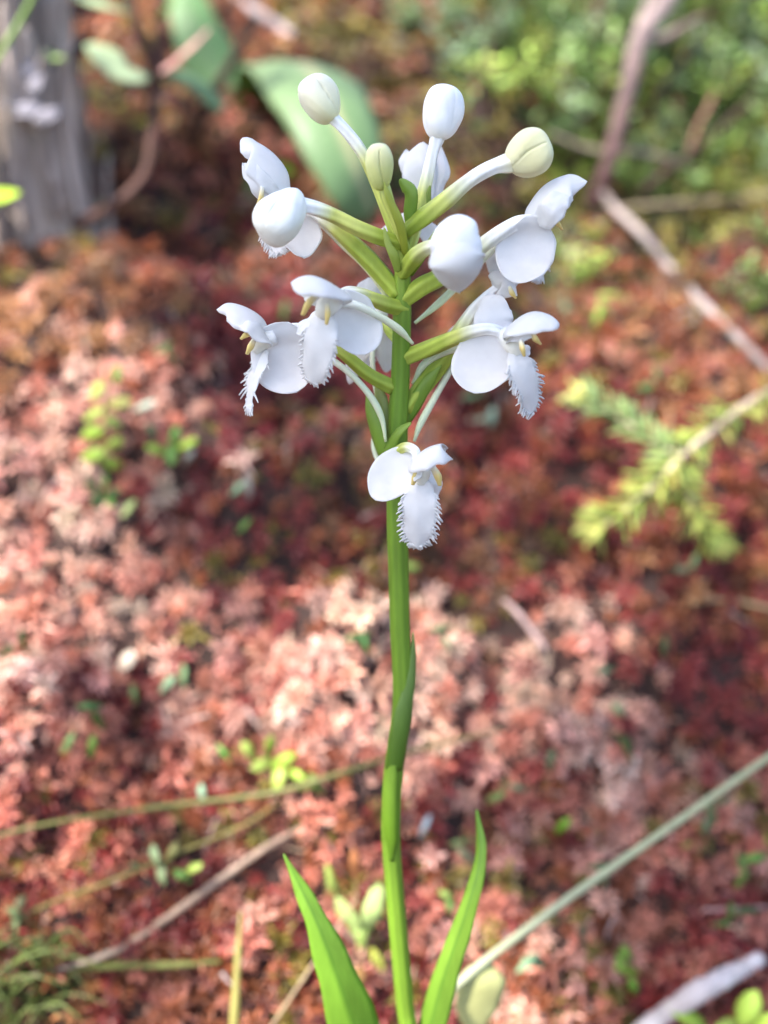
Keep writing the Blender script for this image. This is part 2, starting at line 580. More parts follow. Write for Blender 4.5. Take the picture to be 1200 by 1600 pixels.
def ground_normal(x, y):
    e = 0.006
    zx = (ground_z(x + e, y) - ground_z(x - e, y)) / (2 * e)
    zy = (ground_z(x, y + e) - ground_z(x, y - e)) / (2 * e)
    n = np.stack([-zx, -zy, np.ones_like(zx)], -1)
    return n / np.linalg.norm(n, axis=-1, keepdims=True)


# heads set out on a jittered lattice that follows the slope
spots = []
y = -0.10
while y < 1.15:
    sl = float((ground_z(0, y + .01) - ground_z(0, y - .01)) / .02)
    pitch = 0.0050 + max(0, (y - 0.20)) * 0.014
    dy = pitch * 0.68 / math.sqrt(1 + sl * sl)
    half = 0.27 + 0.62 * (y + 0.17)
    x = -half
    while x < half:
        spots.append((x + rng.normal() * pitch * .38, y + rng.normal() * dy * .4, pitch))
        x += pitch
    y += dy
spots = np.array(spots)
_n = ground_normal(spots[:, 0], spots[:, 1])[:, 2]
_extra = []
for k_, lim in ((1, .62), (2, .42)):          # steep faces need more heads per metre of plan
    e_ = spots[_n < lim].copy()
    e_[:, 0] += rng.normal(size=len(e_)) * e_[:, 2] * .5
    e_[:, 1] += rng.normal(size=len(e_)) * e_[:, 2] * .35
    _extra.append(e_)
spots = np.concatenate([spots] + _extra)
sz = ground_z(spots[:, 0], spots[:, 1])
sn = ground_normal(spots[:, 0], spots[:, 1])
heads = []
for i, (x, yy, pt) in enumerate(spots):
    p = Vector((x, yy, sz[i]))
    q = p - CAM
    dep = q.dot(FWD)
    ix = 600 + q.dot(RT) / dep / K if dep > 0.05 else 9e9
    iy = 800 - q.dot(UP) / dep / K if dep > 0.05 else 9e9
    if abs(ix - 600) > 1300 or iy > 2300 or iy < -600:
        continue
    if not (-250 < ix < 1450 and iy < 1900) and rng.random() < .55:
        continue
    nrm = Vector(sn[i]) * 0.75 + Vector((0, -0.12, 0.45)) + Vector(rng.normal(size=3)) * 0.36
    nrm.normalize()
    s = pt * (0.55 + 0.65 * rng.random() ** 1.3)
    lift = s * (-.5 + 1.6 * rng.random())
    heads.append((p + Vector(sn[i]) * lift, nrm, s, dep, -30 < ix < 1230 and -30 < iy < 1630, moss_colour(*p)))
print('moss heads', len(heads))


def rot_of(nrm, spin):
    return (Vector(nrm).to_track_quat('Z', 'Y') @ Quaternion((0, 0, 1), spin))


def cap_mesh(i):
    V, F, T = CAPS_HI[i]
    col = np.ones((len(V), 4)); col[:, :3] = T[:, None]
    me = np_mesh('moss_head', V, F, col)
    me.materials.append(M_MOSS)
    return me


cap_meshes = [cap_mesh(i) for i in range(len(CAPS_HI))]
order = sorted(range(len(heads)), key=lambda i: (not heads[i][4], -heads[i][2] / heads[i][3]))
single = set(order[:290])
VV, FF, CC = [], [], []
off = 0
for i, (p, nrm, s, dep, seen, c) in enumerate(heads):
    spin = rng.random() * 6.283
    if i in single:
        o = bpy.data.objects.new('moss_head', cap_meshes[i % 6])
        COL.objects.link(o)
        o.parent = ground
        o.location = p
        o.rotation_mode = 'QUATERNION'
        o.rotation_quaternion = rot_of(nrm, spin)
        o.scale = (s, s, s)
        o.color = (c[0], c[1], c[2], 1)
        continue
    V, F, T = CAPS_HI[i % 6] if (dep < 0.40 and seen) else CAPS_LO[i % 5]
    Mx = np.array(rot_of(nrm, spin).to_matrix())
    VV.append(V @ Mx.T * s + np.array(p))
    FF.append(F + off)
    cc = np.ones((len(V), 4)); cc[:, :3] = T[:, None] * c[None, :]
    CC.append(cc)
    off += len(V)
for k in range(900):                       # loose dead branchlets caught between the heads
    p, nrm, s, dep, seen, c = heads[int(rng.integers(len(heads)))]
    if not seen:
        continue
    a = rng.random() * 6.283
    Xv = np.array(nrm.orthogonal().normalized()); Yv = np.cross(np.array(nrm), Xv)
    d = Xv * math.cos(a) + Yv * math.sin(a) + np.array(nrm) * rng.uniform(-.2, .5)
    L_ = rng.uniform(.004, .011); wd = rng.uniform(.0002, .0005)
    sd_ = np.cross(d, np.array(nrm)); sd_ /= np.linalg.norm(sd_)
    q0 = np.array(p) + np.array(nrm) * s * rng.uniform(.2, .7)
    bend = np.array(nrm) * L_ * rng.uniform(-.3, .2) + sd_ * L_ * rng.uniform(-.3, .3)
    V = []
    for i in range(4):
        t = i / 3
        q = q0 + d * L_ * t + bend * t * t
        w = wd * (1 - .6 * t)
        V += [q - sd_ * w, q + np.array(nrm) * w, q + sd_ * w]
    F = []
    for i in range(3):
        a_ = i * 3
        F += [(a_, a_ + 1, a_ + 4, a_ + 3), (a_ + 1, a_ + 2, a_ + 5, a_ + 4)]
    VV.append(np.array(V)); FF.append(np.array(F) + off); off += 12
    cc = np.ones((12, 4)); cc[:, :3] = np.array([[.60, .42, .36], [.50, .36, .24], [.62, .52, .48], [.40, .16, .12]][int(rng.integers(4))]) * rng.uniform(.5, 1.0)
    CC.append(cc)
mme = np_mesh('sphagnum_moss', np.concatenate(VV), np.concatenate(FF), np.concatenate(CC))
mme.materials.append(M_MOSS)
moss = link('sphagnum_moss', mme)
moss['kind'] = 'stuff'
tag(moss, 'carpet of red and pink sphagnum moss covering the hummock', 'moss')
print('moss quads', len(mme.polygons))

# ------------------------------------------------------------------ the orchid
PX = 0.1195e-3            # one photo pixel at the orchid, metres
WHITE = (0.90, 0.895, 0.89); CREAM = (0.80, 0.76, 0.50); WARM = (0.82, 0.80, 0.70); YELLOWISH = (0.72, 0.66, 0.22)
GRN = (0.34, 0.42, 0.06); GRN_D = (0.135, 0.235, 0.02); GRN_Y = (0.55, 0.58, 0.15); SPURC = (0.66, 0.70, 0.52); ANTH = (0.78, 0.60, 0.22)

orchid = empty('orchid', (0, 0, 0))
_base = SP(640, 1640, 0)
# stem: from the ground up
stem_px = [(642, 1640, 32), (633, 1570, 32), (622, 1450, 32), (612, 1330, 32), (611, 1270, 33), (617, 1190, 33), (627, 1120, 33), (629, 1060, 33),
           (625, 980, 33), (623, 900, 33), (621, 820, 34), (621, 740, 33), (622, 660, 31), (626, 580, 29), (628, 500, 28), (629, 440, 25), (628, 395, 19), (630, 365, 11)]
sp3 = [SP(x, y_, 0) for x, y_, w in stem_px]
dirn = (sp3[0] - sp3[2]).normalized()
foot = sp3[0] + dirn * 0.05 + Vector((0.0, 0, -0.01))
gz = float(ground_z(foot.x, foot.y))
foot2 = Vector((foot.x + 0.003, foot.y - 0.006, gz - 0.004))
orchid.location = Vector((foot2.x, foot2.y, gz))
WORLD[orchid.name] = orchid.location.copy()
mb = MB()
_w = [34, 34] + [w for x, y_, w in stem_px]
mb.tube([foot2, foot.lerp(sp3[0], 0.2)] + sp3, [w * PX * .475 for w in _w],
        [GRN_D] * 12 + [(0.135, 0.24, 0.02)] * 4 + [(0.19, 0.29, 0.03), GRN, GRN_Y], n=130, sides=56, ribs=8, rib_amp=0.02, twist=3.0, rib_col=.09)
mb.build('stem', M_STEM, orchid)


def blade(name, parent, pts, w, normal, mat, col, solid=0.0003, px=PX, **k):
    b = MB()
    b.petal(pts, [x * px for x in w] if isinstance(w, list) else w * px, normal, col=col, **k)
    return b.build(name, mat, parent, solid)


# leaves and sheaths of the stem
LG = (0.17, 0.33, 0.03)
blade('leaf', orchid, [SP(598, 1760, -2), SP(572, 1660, -6), SP(540, 1560, -8), SP(495, 1440, -7), SP(443, 1334, -3)], [56, 84, 82, 58, 30, 4],
      (0.25, 0.1, 1), M_LEAF, [(0.12, 0.26, 0.02), LG, (0.19, 0.36, 0.035), LG], n=40, m=8, tip=0.03, base=0, fold=0.42, mid_col=(0.10, 0.22, 0.02))
blade('leaf', orchid, [SP(645, 1760, 3), SP(660, 1660, 0), SP(690, 1540, -3), SP(727, 1430, -4), SP(750, 1340, -2), SP(745, 1264, 2)], [44, 50, 48, 37, 26, 18, 5],
      [(-0.5, 0.2, 1), (-0.4, 0.2, 1), (-0.7, 0.1, 1)], M_LEAF, [(0.13, 0.27, 0.025), (0.20, 0.35, 0.04), LG], n=40, m=8, tip=0.03, base=0, fold=0.45, mid_col=(0.11, 0.23, 0.025))
blade('sheath', orchid, [SP(618, 1205, -2.1), SP(631, 1130, -2.3), SP(641, 1075, -1.6), SP(646, 1030, -.6), SP(645, 988, -.2)], [36, 38, 24, 13, 3],
      [(0.2, 0, 1), (0.6, 0, 1), (1, 0, .6)], M_LEAF, [(0.09, 0.18, 0.014), (0.17, 0.28, 0.06), (0.28, 0.40, 0.10)], n=22, m=8, tip=0.05, arc=[140, 120, 70, 20], base=0)
blade('sheath', orchid, [SP(611, 1345, -2.0), SP(604, 1295, -2.0), SP(604, 1232, -1.9), SP(613, 1160, -1.6)], [10, 36, 38, 32, 6],
      [(-.7, 0, 1), (-.9, 0, 1), (-.8, 0, 1)], M_LEAF, [(0.09, 0.18, 0.014), (0.16, 0.30, 0.02), (0.26, 0.44, 0.04), (0.2, 0.34, 0.03)], n=18, m=6, tip=0.1, arc=[150, 130, 90], base=0)


def bract(pts, w, nrm=(0, 0.2, 1), c=((0.17, 0.30, 0.03), (0.28, 0.42, 0.06)), arc=70):
    blade('bract', orchid, [SP(*p) for p in pts], w, nrm, M_LEAF, [c[0], c[1]], n=16, m=6, tip=0.12, base=0.02, arc=arc, solid=0.00025)


bract([(612, 728, -2), (610, 700, -3), (622, 675, -4.5), (643, 660, -5)], [16, 22, 16, 6], (-.2, 0.6, 1))
bract([(606, 738, -1), (592, 690, -1.5), (580, 645, -1), (573, 606, 1)], [14, 26, 24, 4], (-.7, 0.1, 1))
bract([(606, 716, 0.5), (601, 670, 1), (596, 630, 1.5), (588, 596, 2.5)], [14, 22, 22, 8], (-.3, 0.1, 1), ((0.34, 0.42, 0.10), (0.46, 0.52, 0.18)))
bract([(632, 665, 1), (648, 632, .5), (668, 598, 0), (690, 570, 0)], [14, 24, 20, 3], (.4, 0.4, 1))
bract([(634, 400, -2), (625, 350, -5), (608, 310, -6), (600, 285, -6)], [10, 13, 9, 3], (-.2, 0.2, 1), ((0.38, 0.42, 0.05), (0.40, 0.46, 0.08)))
bract([(640, 365, 0), (638, 330, -1), (639, 300, -2), (625, 280, -2)], [16, 26, 26, 12], (-.4, 0, 1), ((0.22, 0.36, 0.05), (0.32, 0.46, 0.08)), 150)
bract([(632, 480, 1), (612, 440, 0), (585, 405, 1), (560, 372, 2)], [12, 18, 16, 3], (-.2, 0.5, 1), ((0.30, 0.40, 0.06), (0.46, 0.52, 0.16)))
bract([(622, 425, -3), (616, 400, -4), (606, 380, -4), (600, 355, -4)], [10, 14, 10, 3], (-.2, 0.5, 1), ((0.30, 0.40, 0.06), (0.40, 0.48, 0.10)))
bract([(640, 430, 0), (655, 405, -2), (672, 380, -2), (680, 360, -2)], [10, 14, 10, 3], (.2, 0.5, 1), ((0.30, 0.40, 0.06), (0.40, 0.48, 0.10)))
bract([(656, 355, 2), (666, 320, 2), (672, 290, 2)], [10, 14, 4], (.4, 0.3, 1), ((0.30, 0.40, 0.06), (0.36, 0.46, 0.10)))


def S(*p):
    return [SP(*q) for q in p]


def pedicel(parent, pts, r, cols, name='pedicel'):
    """r in photo pixels"""
    b = MB()
    b.tube(S(*pts), [x * PX * .9 for x in r], cols, n=40, sides=30, ribs=5, rib_amp=0.085, twist=6.0, rib_col=.10)
    return b.build(name, M_STEM if cols[-1][2] < 0.3 else M_BUD, parent)


def spur(parent, pts, r0=6.5, r1=4.5, c=(WHITE, SPURC, (0.62, 0.68, 0.42))):
    b = MB()
    b.tube(S(*pts), [r0 * PX, (r0 * .6 + r1 * .4) * PX, r1 * PX, r1 * 1.15 * PX, r1 * .5 * PX], list(c), n=36, sides=10)
    return b.build('spur', M_BUD, parent)


def sepal(parent, pts, w, nrm, arc=50, name='sepal', c=WHITE, wave=0.25, **k):
    return blade(name, parent, S(*pts), w, nrm, M_PETAL, c, solid=0.00013, arc=arc, n=26, m=16, wave=(0.05 if name == 'hood' else wave) * 0.001, lump=0.00008 if name == 'hood' else 0.0002, **k)


def lip(parent, pts, w, nrm, arc=25, fringe=(1, 1), ln=11, t0=0.3):
    """tongue with a fringed margin"""
    b = MB()
    fr, grid = b.petal(S(*pts), [x * PX for x in w], nrm, arc=arc, n=26, m=10, col=WHITE, tip=0.07, base=0.03, wave=0.0002, waves=3, jag=0.05, lump=0.0003)
    for (p, T, N, Sd, ww, t), row in zip(fr, grid):
        if t < t0:
            continue
        for side in (0, 1):
            if fringe[side] <= 0:
                continue
            for rep in range(3):
                if random.random() > 0.8 * fringe[side]:
                    continue
                e = Vector(b.v[row[0] if side == 0 else row[-1]])
                e = e + T * random.uniform(-.25, .25) * 4 * PX
                sg = -1 if side == 0 else 1
                d = (Sd * sg * random.uniform(.5, 1.1) + T * random.uniform(.35, 1.0) + N * random.uniform(-.5, .5)).normalized()
                L_ = ln * PX * random.uniform(.2, 1.1) * (0.55 + 0.45 * min(1, (t - t0) / 0.25))
                bend = (T * random.uniform(-.2, .9) + N * random.uniform(-.4, .4)) * L_ * .3
                b.tube([e - d * 2 * PX, e + d * L_ * .5, e + d * L_ + bend], [1.1 * PX, .75 * PX, 0.25 * PX], WHITE, n=5, sides=4)
    p, T, N, Sd, ww, t = fr[-1]
    for k in range(9):
        q = fr[-2][0] + fr[-2][3] * fr[-2][4] * (k / 8 - .5) * .9
        d = (T + Sd * ((k / 8 - .5) * 1.1) + N * random.uniform(-.2, .2)).normalized()
        L_ = ln * PX * random.uniform(.5, .9)
        b.tube([q, q + d * L_ * .6, q + d * L_], [1.6 * PX, 1.1 * PX, 0.4 * PX], WHITE, n=5, sides=4)
    return b.build('lip', M_PETAL, parent, 0.00016)


def anther(parent, pts, r=(5.5, 6.5, 3.5), c=ANTH):
    b = MB()
    b.tube(S(*pts), [x * PX for x in r], [WARM, c, c], n=12, sides=8, flat=0.7)
    return b.build('anther', M_BUD, parent)


def column(parent, a, r, c=WARM):
    """the short pale body the petals meet at"""
    b = MB()
    b.tube(S(*a), [x * PX for x in r], [WHITE, c, c], n=12, sides=12)
    return b.build('column', M_BUD, parent)


def flower(name, at):
    return empty(name, SP(*at), orchid)


GP = [WHITE, WHITE, WARM, GRN_Y, GRN, GRN, GRN]
GQ = [WHITE, WARM, GRN_Y, GRN_Y, GRN, GRN]

# -- flower low on the stem, turned to the camera
f = flower('flower', (648, 738, -7))
pedicel(f, [(654, 722, -8), (648, 704, -8), (634, 699, -6.5), (621, 708, -4), (617, 730, -1)], [6, 7.5, 8, 8, 8], [WHITE, WHITE, GRN_Y, GRN, GRN])
sepal(f, [(654, 716, -8), (634, 730, -6.5), (608, 752, -6.5), (588, 782, -9)], [62, 72, 74, 70], (-.25, 0.15, 1), arc=-42, tip=.55, base=.5)
sepal(f, [(668, 735, -6), (679, 752, -6.5), (684, 774, -5)], [16, 26, 24, 14], (.35, 0.1, 1), arc=50)
sepal(f, [(646, 720, -9), (664, 702, -13), (688, 702, -15), (707, 718, -13)], [44, 78, 76, 44, 8], (.05, .75, .75), arc=130, name='hood')
sepal(f, [(645, 722, -9), (650, 735, -12), (648, 752, -13)], [12, 20, 8], (-.6, 0.1, 1), arc=40, name='petal')
column(f, [(656, 716, -8), (658, 738, -9.5), (657, 756, -9.5)], [12, 14, 9])
anther(f, [(660, 725, -11), (650, 742, -12), (645, 757, -11.5)])
anther(f, [(676, 730, -11), (684, 744, -11.5), (687, 758, -11)])
lip(f, [(657, 748, -9.5), (656, 775, -11), (654, 815, -10.5), (650, 854, -8)], [20, 38, 52, 50, 42, 22], (-.1, 0.1, 1), arc=30, ln=11, t0=.3)
spur(f, [(655, 742, -6), (620, 735, -2), (594, 722, 2), (585, 700, 4), (584, 668, 6)], 5, 4)

# -- left, lower: seen from its side
f = flower('flower', (430, 530, -3))
pedicel(f, [(430, 524, -3), (462, 514, -2), (497, 522, -1), (535, 550, -1), (575, 584, -1), (614, 606, 0)], [8, 9, 9, 10, 11, 12], GP)
sepal(f, [(448, 503, -4.5), (444, 540, -3), (450, 578, -3), (464, 613, -5.5)], [80, 98, 104, 98], (.08, 0.05, 1), arc=-40, tip=.5, base=.4)
sepal(f, [(424, 530, -3), (412, 500, -3), (386, 481, -3), (357, 474, -3), (339, 484, -3)], [40, 96, 104, 84, 40], (.10, 1, .25), arc=155, name='hood')
sepal(f, [(425, 535, -4), (408, 518, -7), (388, 508, -8), (372, 510, -7)], [28, 36, 28, 10], (.1, .5, .8), arc=50, name='petal')
column(f, [(428, 524, -3), (410, 533, -3.5), (396, 548, -3.5)], [14, 13, 9])
anther(f, [(398, 530, -6), (392, 541, -6.5), (386, 553, -6)], (4.5, 5.5, 3))
anther(f, [(395, 520, -4), (385, 523, -4.5), (376, 530, -4.5)], (4, 4.5, 2))
lip(f, [(412, 545, -3.5), (403, 568, -4), (391, 603, -4.5), (389, 638, -5)], [22, 40, 46, 38, 18], (-.85, 0.15, .5), arc=30, fringe=(.3, 1), ln=16, t0=.25)
spur(f, [(430, 545, -1), (475, 550, 0), (513, 560, -2), (548, 585, -4), (578, 618, -4), (596, 652, -3.5), (603, 690, -3)])

# -- left, middle: turned half to the camera
f = flower('flower', (522, 475, -8))
pedicel(f, [(522, 470, -8), (545, 458, -7), (575, 464, -5), (605, 476, -2), (632, 484, 0)], [9, 10, 11, 12, 12], [WHITE, WARM, GRN_Y, GRN, GRN])
sepal(f, [(526, 456, -9), (541, 490, -8), (558, 525, -8), (570, 554, -10)], [62, 78, 82, 80], (.2, 0.05, 1), arc=-40, tip=.5, base=.4)
sepal(f, [(522, 478, -9), (516, 448, -12), (492, 432, -14.5), (468, 434, -15.5), (455, 442, -15)], [36, 84, 92, 74, 22], (-.1, 1, .45), arc=140, name='hood')
sepal(f, [(510, 485, -8), (488, 498, -8), (470, 512, -7), (464, 520, -6)], [14, 20, 20, 14], (-.3, 0.5, .8), arc=30)
column(f, [(524, 468, -9), (510, 480, -12), (502, 496, -12)], [14, 15, 10])
anther(f, [(494, 462, -14), (482, 474, -15.5), (473, 492, -15)], (4.5, 5.5, 3.5))
anther(f, [(511, 474, -14), (512, 490, -15), (510, 506, -14.5)], (4.5, 5.5, 3.5))
lip(f, [(508, 490, -12), (502, 515, -13), (494, 555, -12), (486, 598, -9)], [20, 38, 52, 52, 44, 28], (-.25, 0.1, 1), arc=35, ln=7, t0=.4, fringe=(.7, .8))
spur(f, [(524, 475, -8), (553, 476, -9), (590, 493, -8), (622, 514, -6.5), (645, 537, -5)], 6.5, 5)
b = MB()

# -- left, behind the stem
f = flower('flower', (588, 500, 7))
sepal(f, [(590, 472, 7), (578, 452, 7), (575, 435, 8)], [30, 46, 40, 22], (-.2, .3, 1), arc=60)
sepal(f, [(598, 470, 9), (602, 450, 9.5), (598, 432, 10)], [16, 24, 20, 10], (.2, .3, 1), arc=40, name='petal')
sepal(f, [(592, 510, 7), (601, 540, 7), (605, 582, 8)], [16, 32, 34, 18], (.3, 0, 1), arc=50)
sepal(f, [(580, 520, 7), (560, 550, 6), (546, 600, 7)], [20, 34, 30, 14], (-.3, 0, 1), arc=50)
column(f, [(592, 468, 8), (594, 490, 8), (590, 520, 8)], [12, 12, 9])
lip(f, [(585, 515, 8), (578, 545, 9), (571, 575, 10)], [16, 24, 20, 12], (0, 0, 1), ln=6)
pedicel(f, [(593, 480, 8), (600, 500, 7.5), (612, 520, 5), (625, 535, 1)], [7, 8, 9, 9], [WHITE, GRN_Y, GRN, GRN])
spur(f, [(590, 500, 9), (584, 530, 7), (582, 570, 5), (590, 620, 3), (598, 660, 1.5)], 5, 4)

# -- right, lower: turned to the right
f = flower('flower', (792, 528, -6))
pedicel(f, [(792, 524, -7), (765, 514, -7), (735, 518, -6), (705, 530, -4), (672, 544, -2), (632, 560, 0)], [8, 9, 10, 12, 13, 13], GP)
sepal(f, [(784, 514, -8), (770, 545, -6.5), (753, 582, -6.5), (744, 615, -9.5)], [78, 94, 100, 94], (-.22, 0.1, 1), arc=-42, tip=.5, base=.4)
sepal(f, [(792, 528, -8), (806, 500, -10), (832, 488, -11), (858, 492, -11), (872, 508, -10)], [40, 84, 88, 76, 30], (-.05, 1, .4), arc=135, name='hood')
sepal(f, [(792, 530, -9), (812, 520, -12), (832, 520, -12), (840, 530, -11)], [22, 26, 18, 6], (.1, .4, .9), arc=40, name='petal')
sepal(f, [(778, 518, -4), (772, 500, -3), (774, 478, -2), (782, 462, -1)], [46, 58, 50, 26], (-.1, .3, 1), arc=45)
sepal(f, [(808, 540, -5), (820, 548, -5), (826, 556, -5)], [14, 20, 16], (.5, 0, 1), arc=40)
column(f, [(792, 522, -7), (803, 538, -9), (810, 552, -9)], [15, 15, 10])
anther(f, [(832, 520, -12), (836, 529, -12.5), (845, 538, -12)], (4, 5, 2))
anther(f, [(813, 532, -13), (816, 544, -13.5), (819, 556, -13)], (4, 5, 3))
lip(f, [(806, 545, -9), (815, 570, -11), (826, 605, -10), (830, 645, -7)], [22, 36, 42, 38, 32, 18], (.35, 0.1, 1), arc=32, ln=10, t0=.3)
spur(f, [(786, 532, -4), (735, 540, -2), (692, 552, 0), (662, 570, 1), (645, 600, 2)], 6.5, 5)

# -- right, middle, farther back
f = flower('flower', (782, 448, 4))
pedicel(f, [(782, 446, 3), (758, 466, 2), (736, 490, 2), (716, 522, 2), (694, 562, 2), (665, 598, 2), (632, 640, 1)], [8, 9, 10, 12, 14, 15, 12], GP)
sepal(f, [(780, 455, 4), (790, 425, 4), (780, 395, 4), (782, 372, 5)], [36, 50, 48, 24], (-.2, .3, 1), arc=60)
sepal(f, [(775, 450, 2), (785, 440, 1), (798, 452, 1), (808, 462, 1)], [40, 46, 34, 8], (.3, .3, 1), arc=90, name='hood')
sepal(f, [(772, 452, 5), (755, 480, 6), (722, 508, 7), (700, 522, 8)], [16, 26, 24, 12], (-.4, .4, 1), arc=40)
anther(f, [(796, 448, 0), (800, 458, -.5), (806, 466, 0)], (3.5, 4.5, 2))
spur(f, [(770, 455, 5), (735, 515, 6), (708, 570, 3), (680, 620, 1), (657, 662, -.5), (647, 690, -1)], 6, 5)

# -- right, upper: seen from its side
f = flower('flower', (832, 348, -1))
pedicel(f, [(836, 344, -1), (805, 350, -1), (768, 372, -1), (730, 402, -1), (690, 432, -1), (660, 448, -1), (630, 470, 0)], [9, 11, 12, 12, 14, 15, 13], GP)
sepal(f, [(834, 336, -3), (828, 372, -1), (816, 408, -1), (808, 444, -4)], [60, 80, 88, 88], (-.1, 0.05, 1), arc=-42, tip=.5, base=.4)
sepal(f, [(836, 352, -2), (838, 320, -2), (858, 292, -2), (888, 278, -2), (917, 284, -2)], [70, 96, 98, 80, 26], (-.55, .6, .6), arc=110, name='hood', tip=.12, base=.03)
sepal(f, [(842, 352, -3), (858, 332, -6), (876, 312, -6), (893, 306, -5)], [34, 40, 32, 8], (.2, .2, 1), arc=45, name='petal')
column(f, [(836, 344, -1), (846, 348, -1), (856, 352, -1)], [9, 12, 8])
anther(f, [(868, 330, -4), (870, 346, -5), (878, 358, -4)], (4, 5, 2.5))
lip(f, [(845, 360, 1), (850, 385, 2), (845, 415, 3), (836, 438, 3)], [18, 28, 32, 22], (.5, 0, 1), ln=7, fringe=(.5, .5))
spur(f, [(830, 352, 1), (790, 372, 3), (740, 420, 3), (690, 470, 3), (648, 505, 3)], 6, 5)

# -- left, upper: behind the round bud
f = flower('flower', (448, 325, 4))
pedicel(f, [(440, 318, 4), (480, 326, 4), (512, 345, 3), (545, 375, 2), (582, 412, 1), (622, 462, 0)], [9, 11, 12, 13, 14, 12], GP)
sepal(f, [(448, 322, 2), (460, 348, 3), (470, 374, 3), (474, 403, 1)], [60, 68, 68, 60], (.15, 0.05, 1), arc=-40, tip=.5, base=.4)
sepal(f, [(452, 318, 4), (440, 275, 3), (418, 244, 3), (395, 228, 3), (376, 238, 3)], [40, 84, 92, 78, 40], (.62, .55, .8), arc=105, name='hood')
sepal(f, [(428, 312, 3), (410, 290, 1), (392, 268, 1), (380, 255, 2)], [30, 36, 28, 10], (-.4, .3, .9), arc=40, name='petal')
column(f, [(448, 312, 4), (430, 312, 3), (414, 318, 3)], [13, 13, 8])
anther(f, [(410, 292, 1), (408, 308, 1), (402, 320, 1)], (4, 5, 2.5))
lip(f, [(425, 330, 5), (425, 360, 5), (436, 396, 4)], [18, 34, 30, 20], (-.2, 0, 1), ln=8)
spur(f, [(452, 335, 5), (500, 348, 6), (538, 385, 5), (570, 415, 4), (594, 445, 3), (608, 478, 2)], 6.5, 5, (WHITE, (0.70, 0.72, 0.42), (0.66, 0.68, 0.36)))

# -- top, behind: seen from its back
f = flower('flower', (658, 300, 9))
pedicel(f, [(662, 318, 9), (655, 345, 8), (645, 375, 5), (635, 405, 1)], [7, 9, 9, 8], [WHITE, WARM, GRN_Y, GRN])
sepal(f, [(664, 330, 9), (657, 290, 9), (655, 255, 9), (662, 222, 11)], [18, 46, 56, 50, 28], (-.1, .1, 1), arc=70, name='hood')
sepal(f, [(668, 315, 10), (682, 290, 10), (690, 262, 10), (686, 228, 12)], [14, 26, 28, 18], (.3, .1, 1), arc=50, name='petal')
sepal(f, [(655, 300, 10), (640, 275, 11), (633, 250, 11), (636, 234, 12)], [12, 20, 20, 10], (-.3, .1, 1), arc=50, name='petal')
sepal(f, [(655, 330, 10), (625, 345, 10), (600, 365, 10), (588, 382, 10)], [16, 24, 24, 12], (-.2, .4, 1), arc=40)
sepal(f, [(660, 335, 10), (668, 360, 9), (680, 385, 9)], [18, 34, 26], (.3, .2, 1), arc=40)
spur(f, [(660, 315, 7), (648, 345, 5), (640, 385, 3), (638, 420, 2)], 5, 4)


def bud(name, centre, length, width, axis_px, cols, ped, ped_r, ped_cols, beak=0.12, seed=0, groove=0.07, squash=1.0, turn=0.3):
    """closed flower: three overlapping sepals; axis_px = (right, up, towards camera) from stalk to tip"""
    f = flower(name, centre)
    c = SP(*centre)
    A = (RT * axis_px[0] + UP * axis_px[1] - FWD * axis_px[2]).normalized()
    a0 = -FWD
    B = (a0 - A * a0.dot(A)).normalized()
    C = A.cross(B)
    rr = random.Random(seed)
    ph = turn
    L_, W = length * PX * .97, width * PX * .97
    b = MB()
    nu, nvv = 96, 30
    rows = []
    for i in range(nvv + 1):
        th = math.pi * i / nvv
        t = (1 - math.cos(th)) / 2
        prof = max(0.0, math.sin(th)) ** 0.72 * (0.80 + 0.30 * t - 0.12 * t * t)
        row = []
        for k in range(nu):
            a = 2 * math.pi * k / nu
            sw = ((a - ph + 0.55 * t + 0.22 * math.sin(3.5 * t)) * 3 / (2 * math.pi)) % 1.0      # three sepals, each lapping over the next
            e_ = min(1, sw / .05)
            e_ = e_ * e_ * (3 - 2 * e_)
            g = 1 - groove * 1.7 * (1 - e_ * (1 - .1 * max(0, sw - .35) / .65)) * max(0.0, math.sin(th)) ** .4
            ov = 1 + 0.05 * math.cos(6.28 * (sw - .5)) + 0.04 * math.sin(2 * a + ph * 3 + 3 * t) + .075 * soft(ph * 3 + 2.0 * math.cos(a), 2.6 * t + 1.5 * math.sin(a)) + .02 * soft(ph + 5 * math.cos(a), 4 * t + 5 * math.sin(a))
            r_ = W / 2 * prof * g * ov
            off_ = beak * L_ * max(0, t - .55) ** 1.3
            p = c + A * ((t - .5) * L_ * (1 + 0.0)) + B * (r_ * math.cos(a) + off_) + C * (r_ * squash * math.sin(a))
            q = lerp_list(list(cols), t)
            sh = 0.92 + 0.08 * g
            row.append(b.add(p, tuple(x * sh for x in q)))
        rows.append(row)
    for i in range(nvv):
        for k in range(nu):
            k2 = (k + 1) % nu
            b.f.append((rows[i][k], rows[i][k2], rows[i + 1][k2], rows[i + 1][k]))
    b.build('bud_head', M_BUD, f)
    pedicel(f, ped, ped_r, ped_cols)
    return f


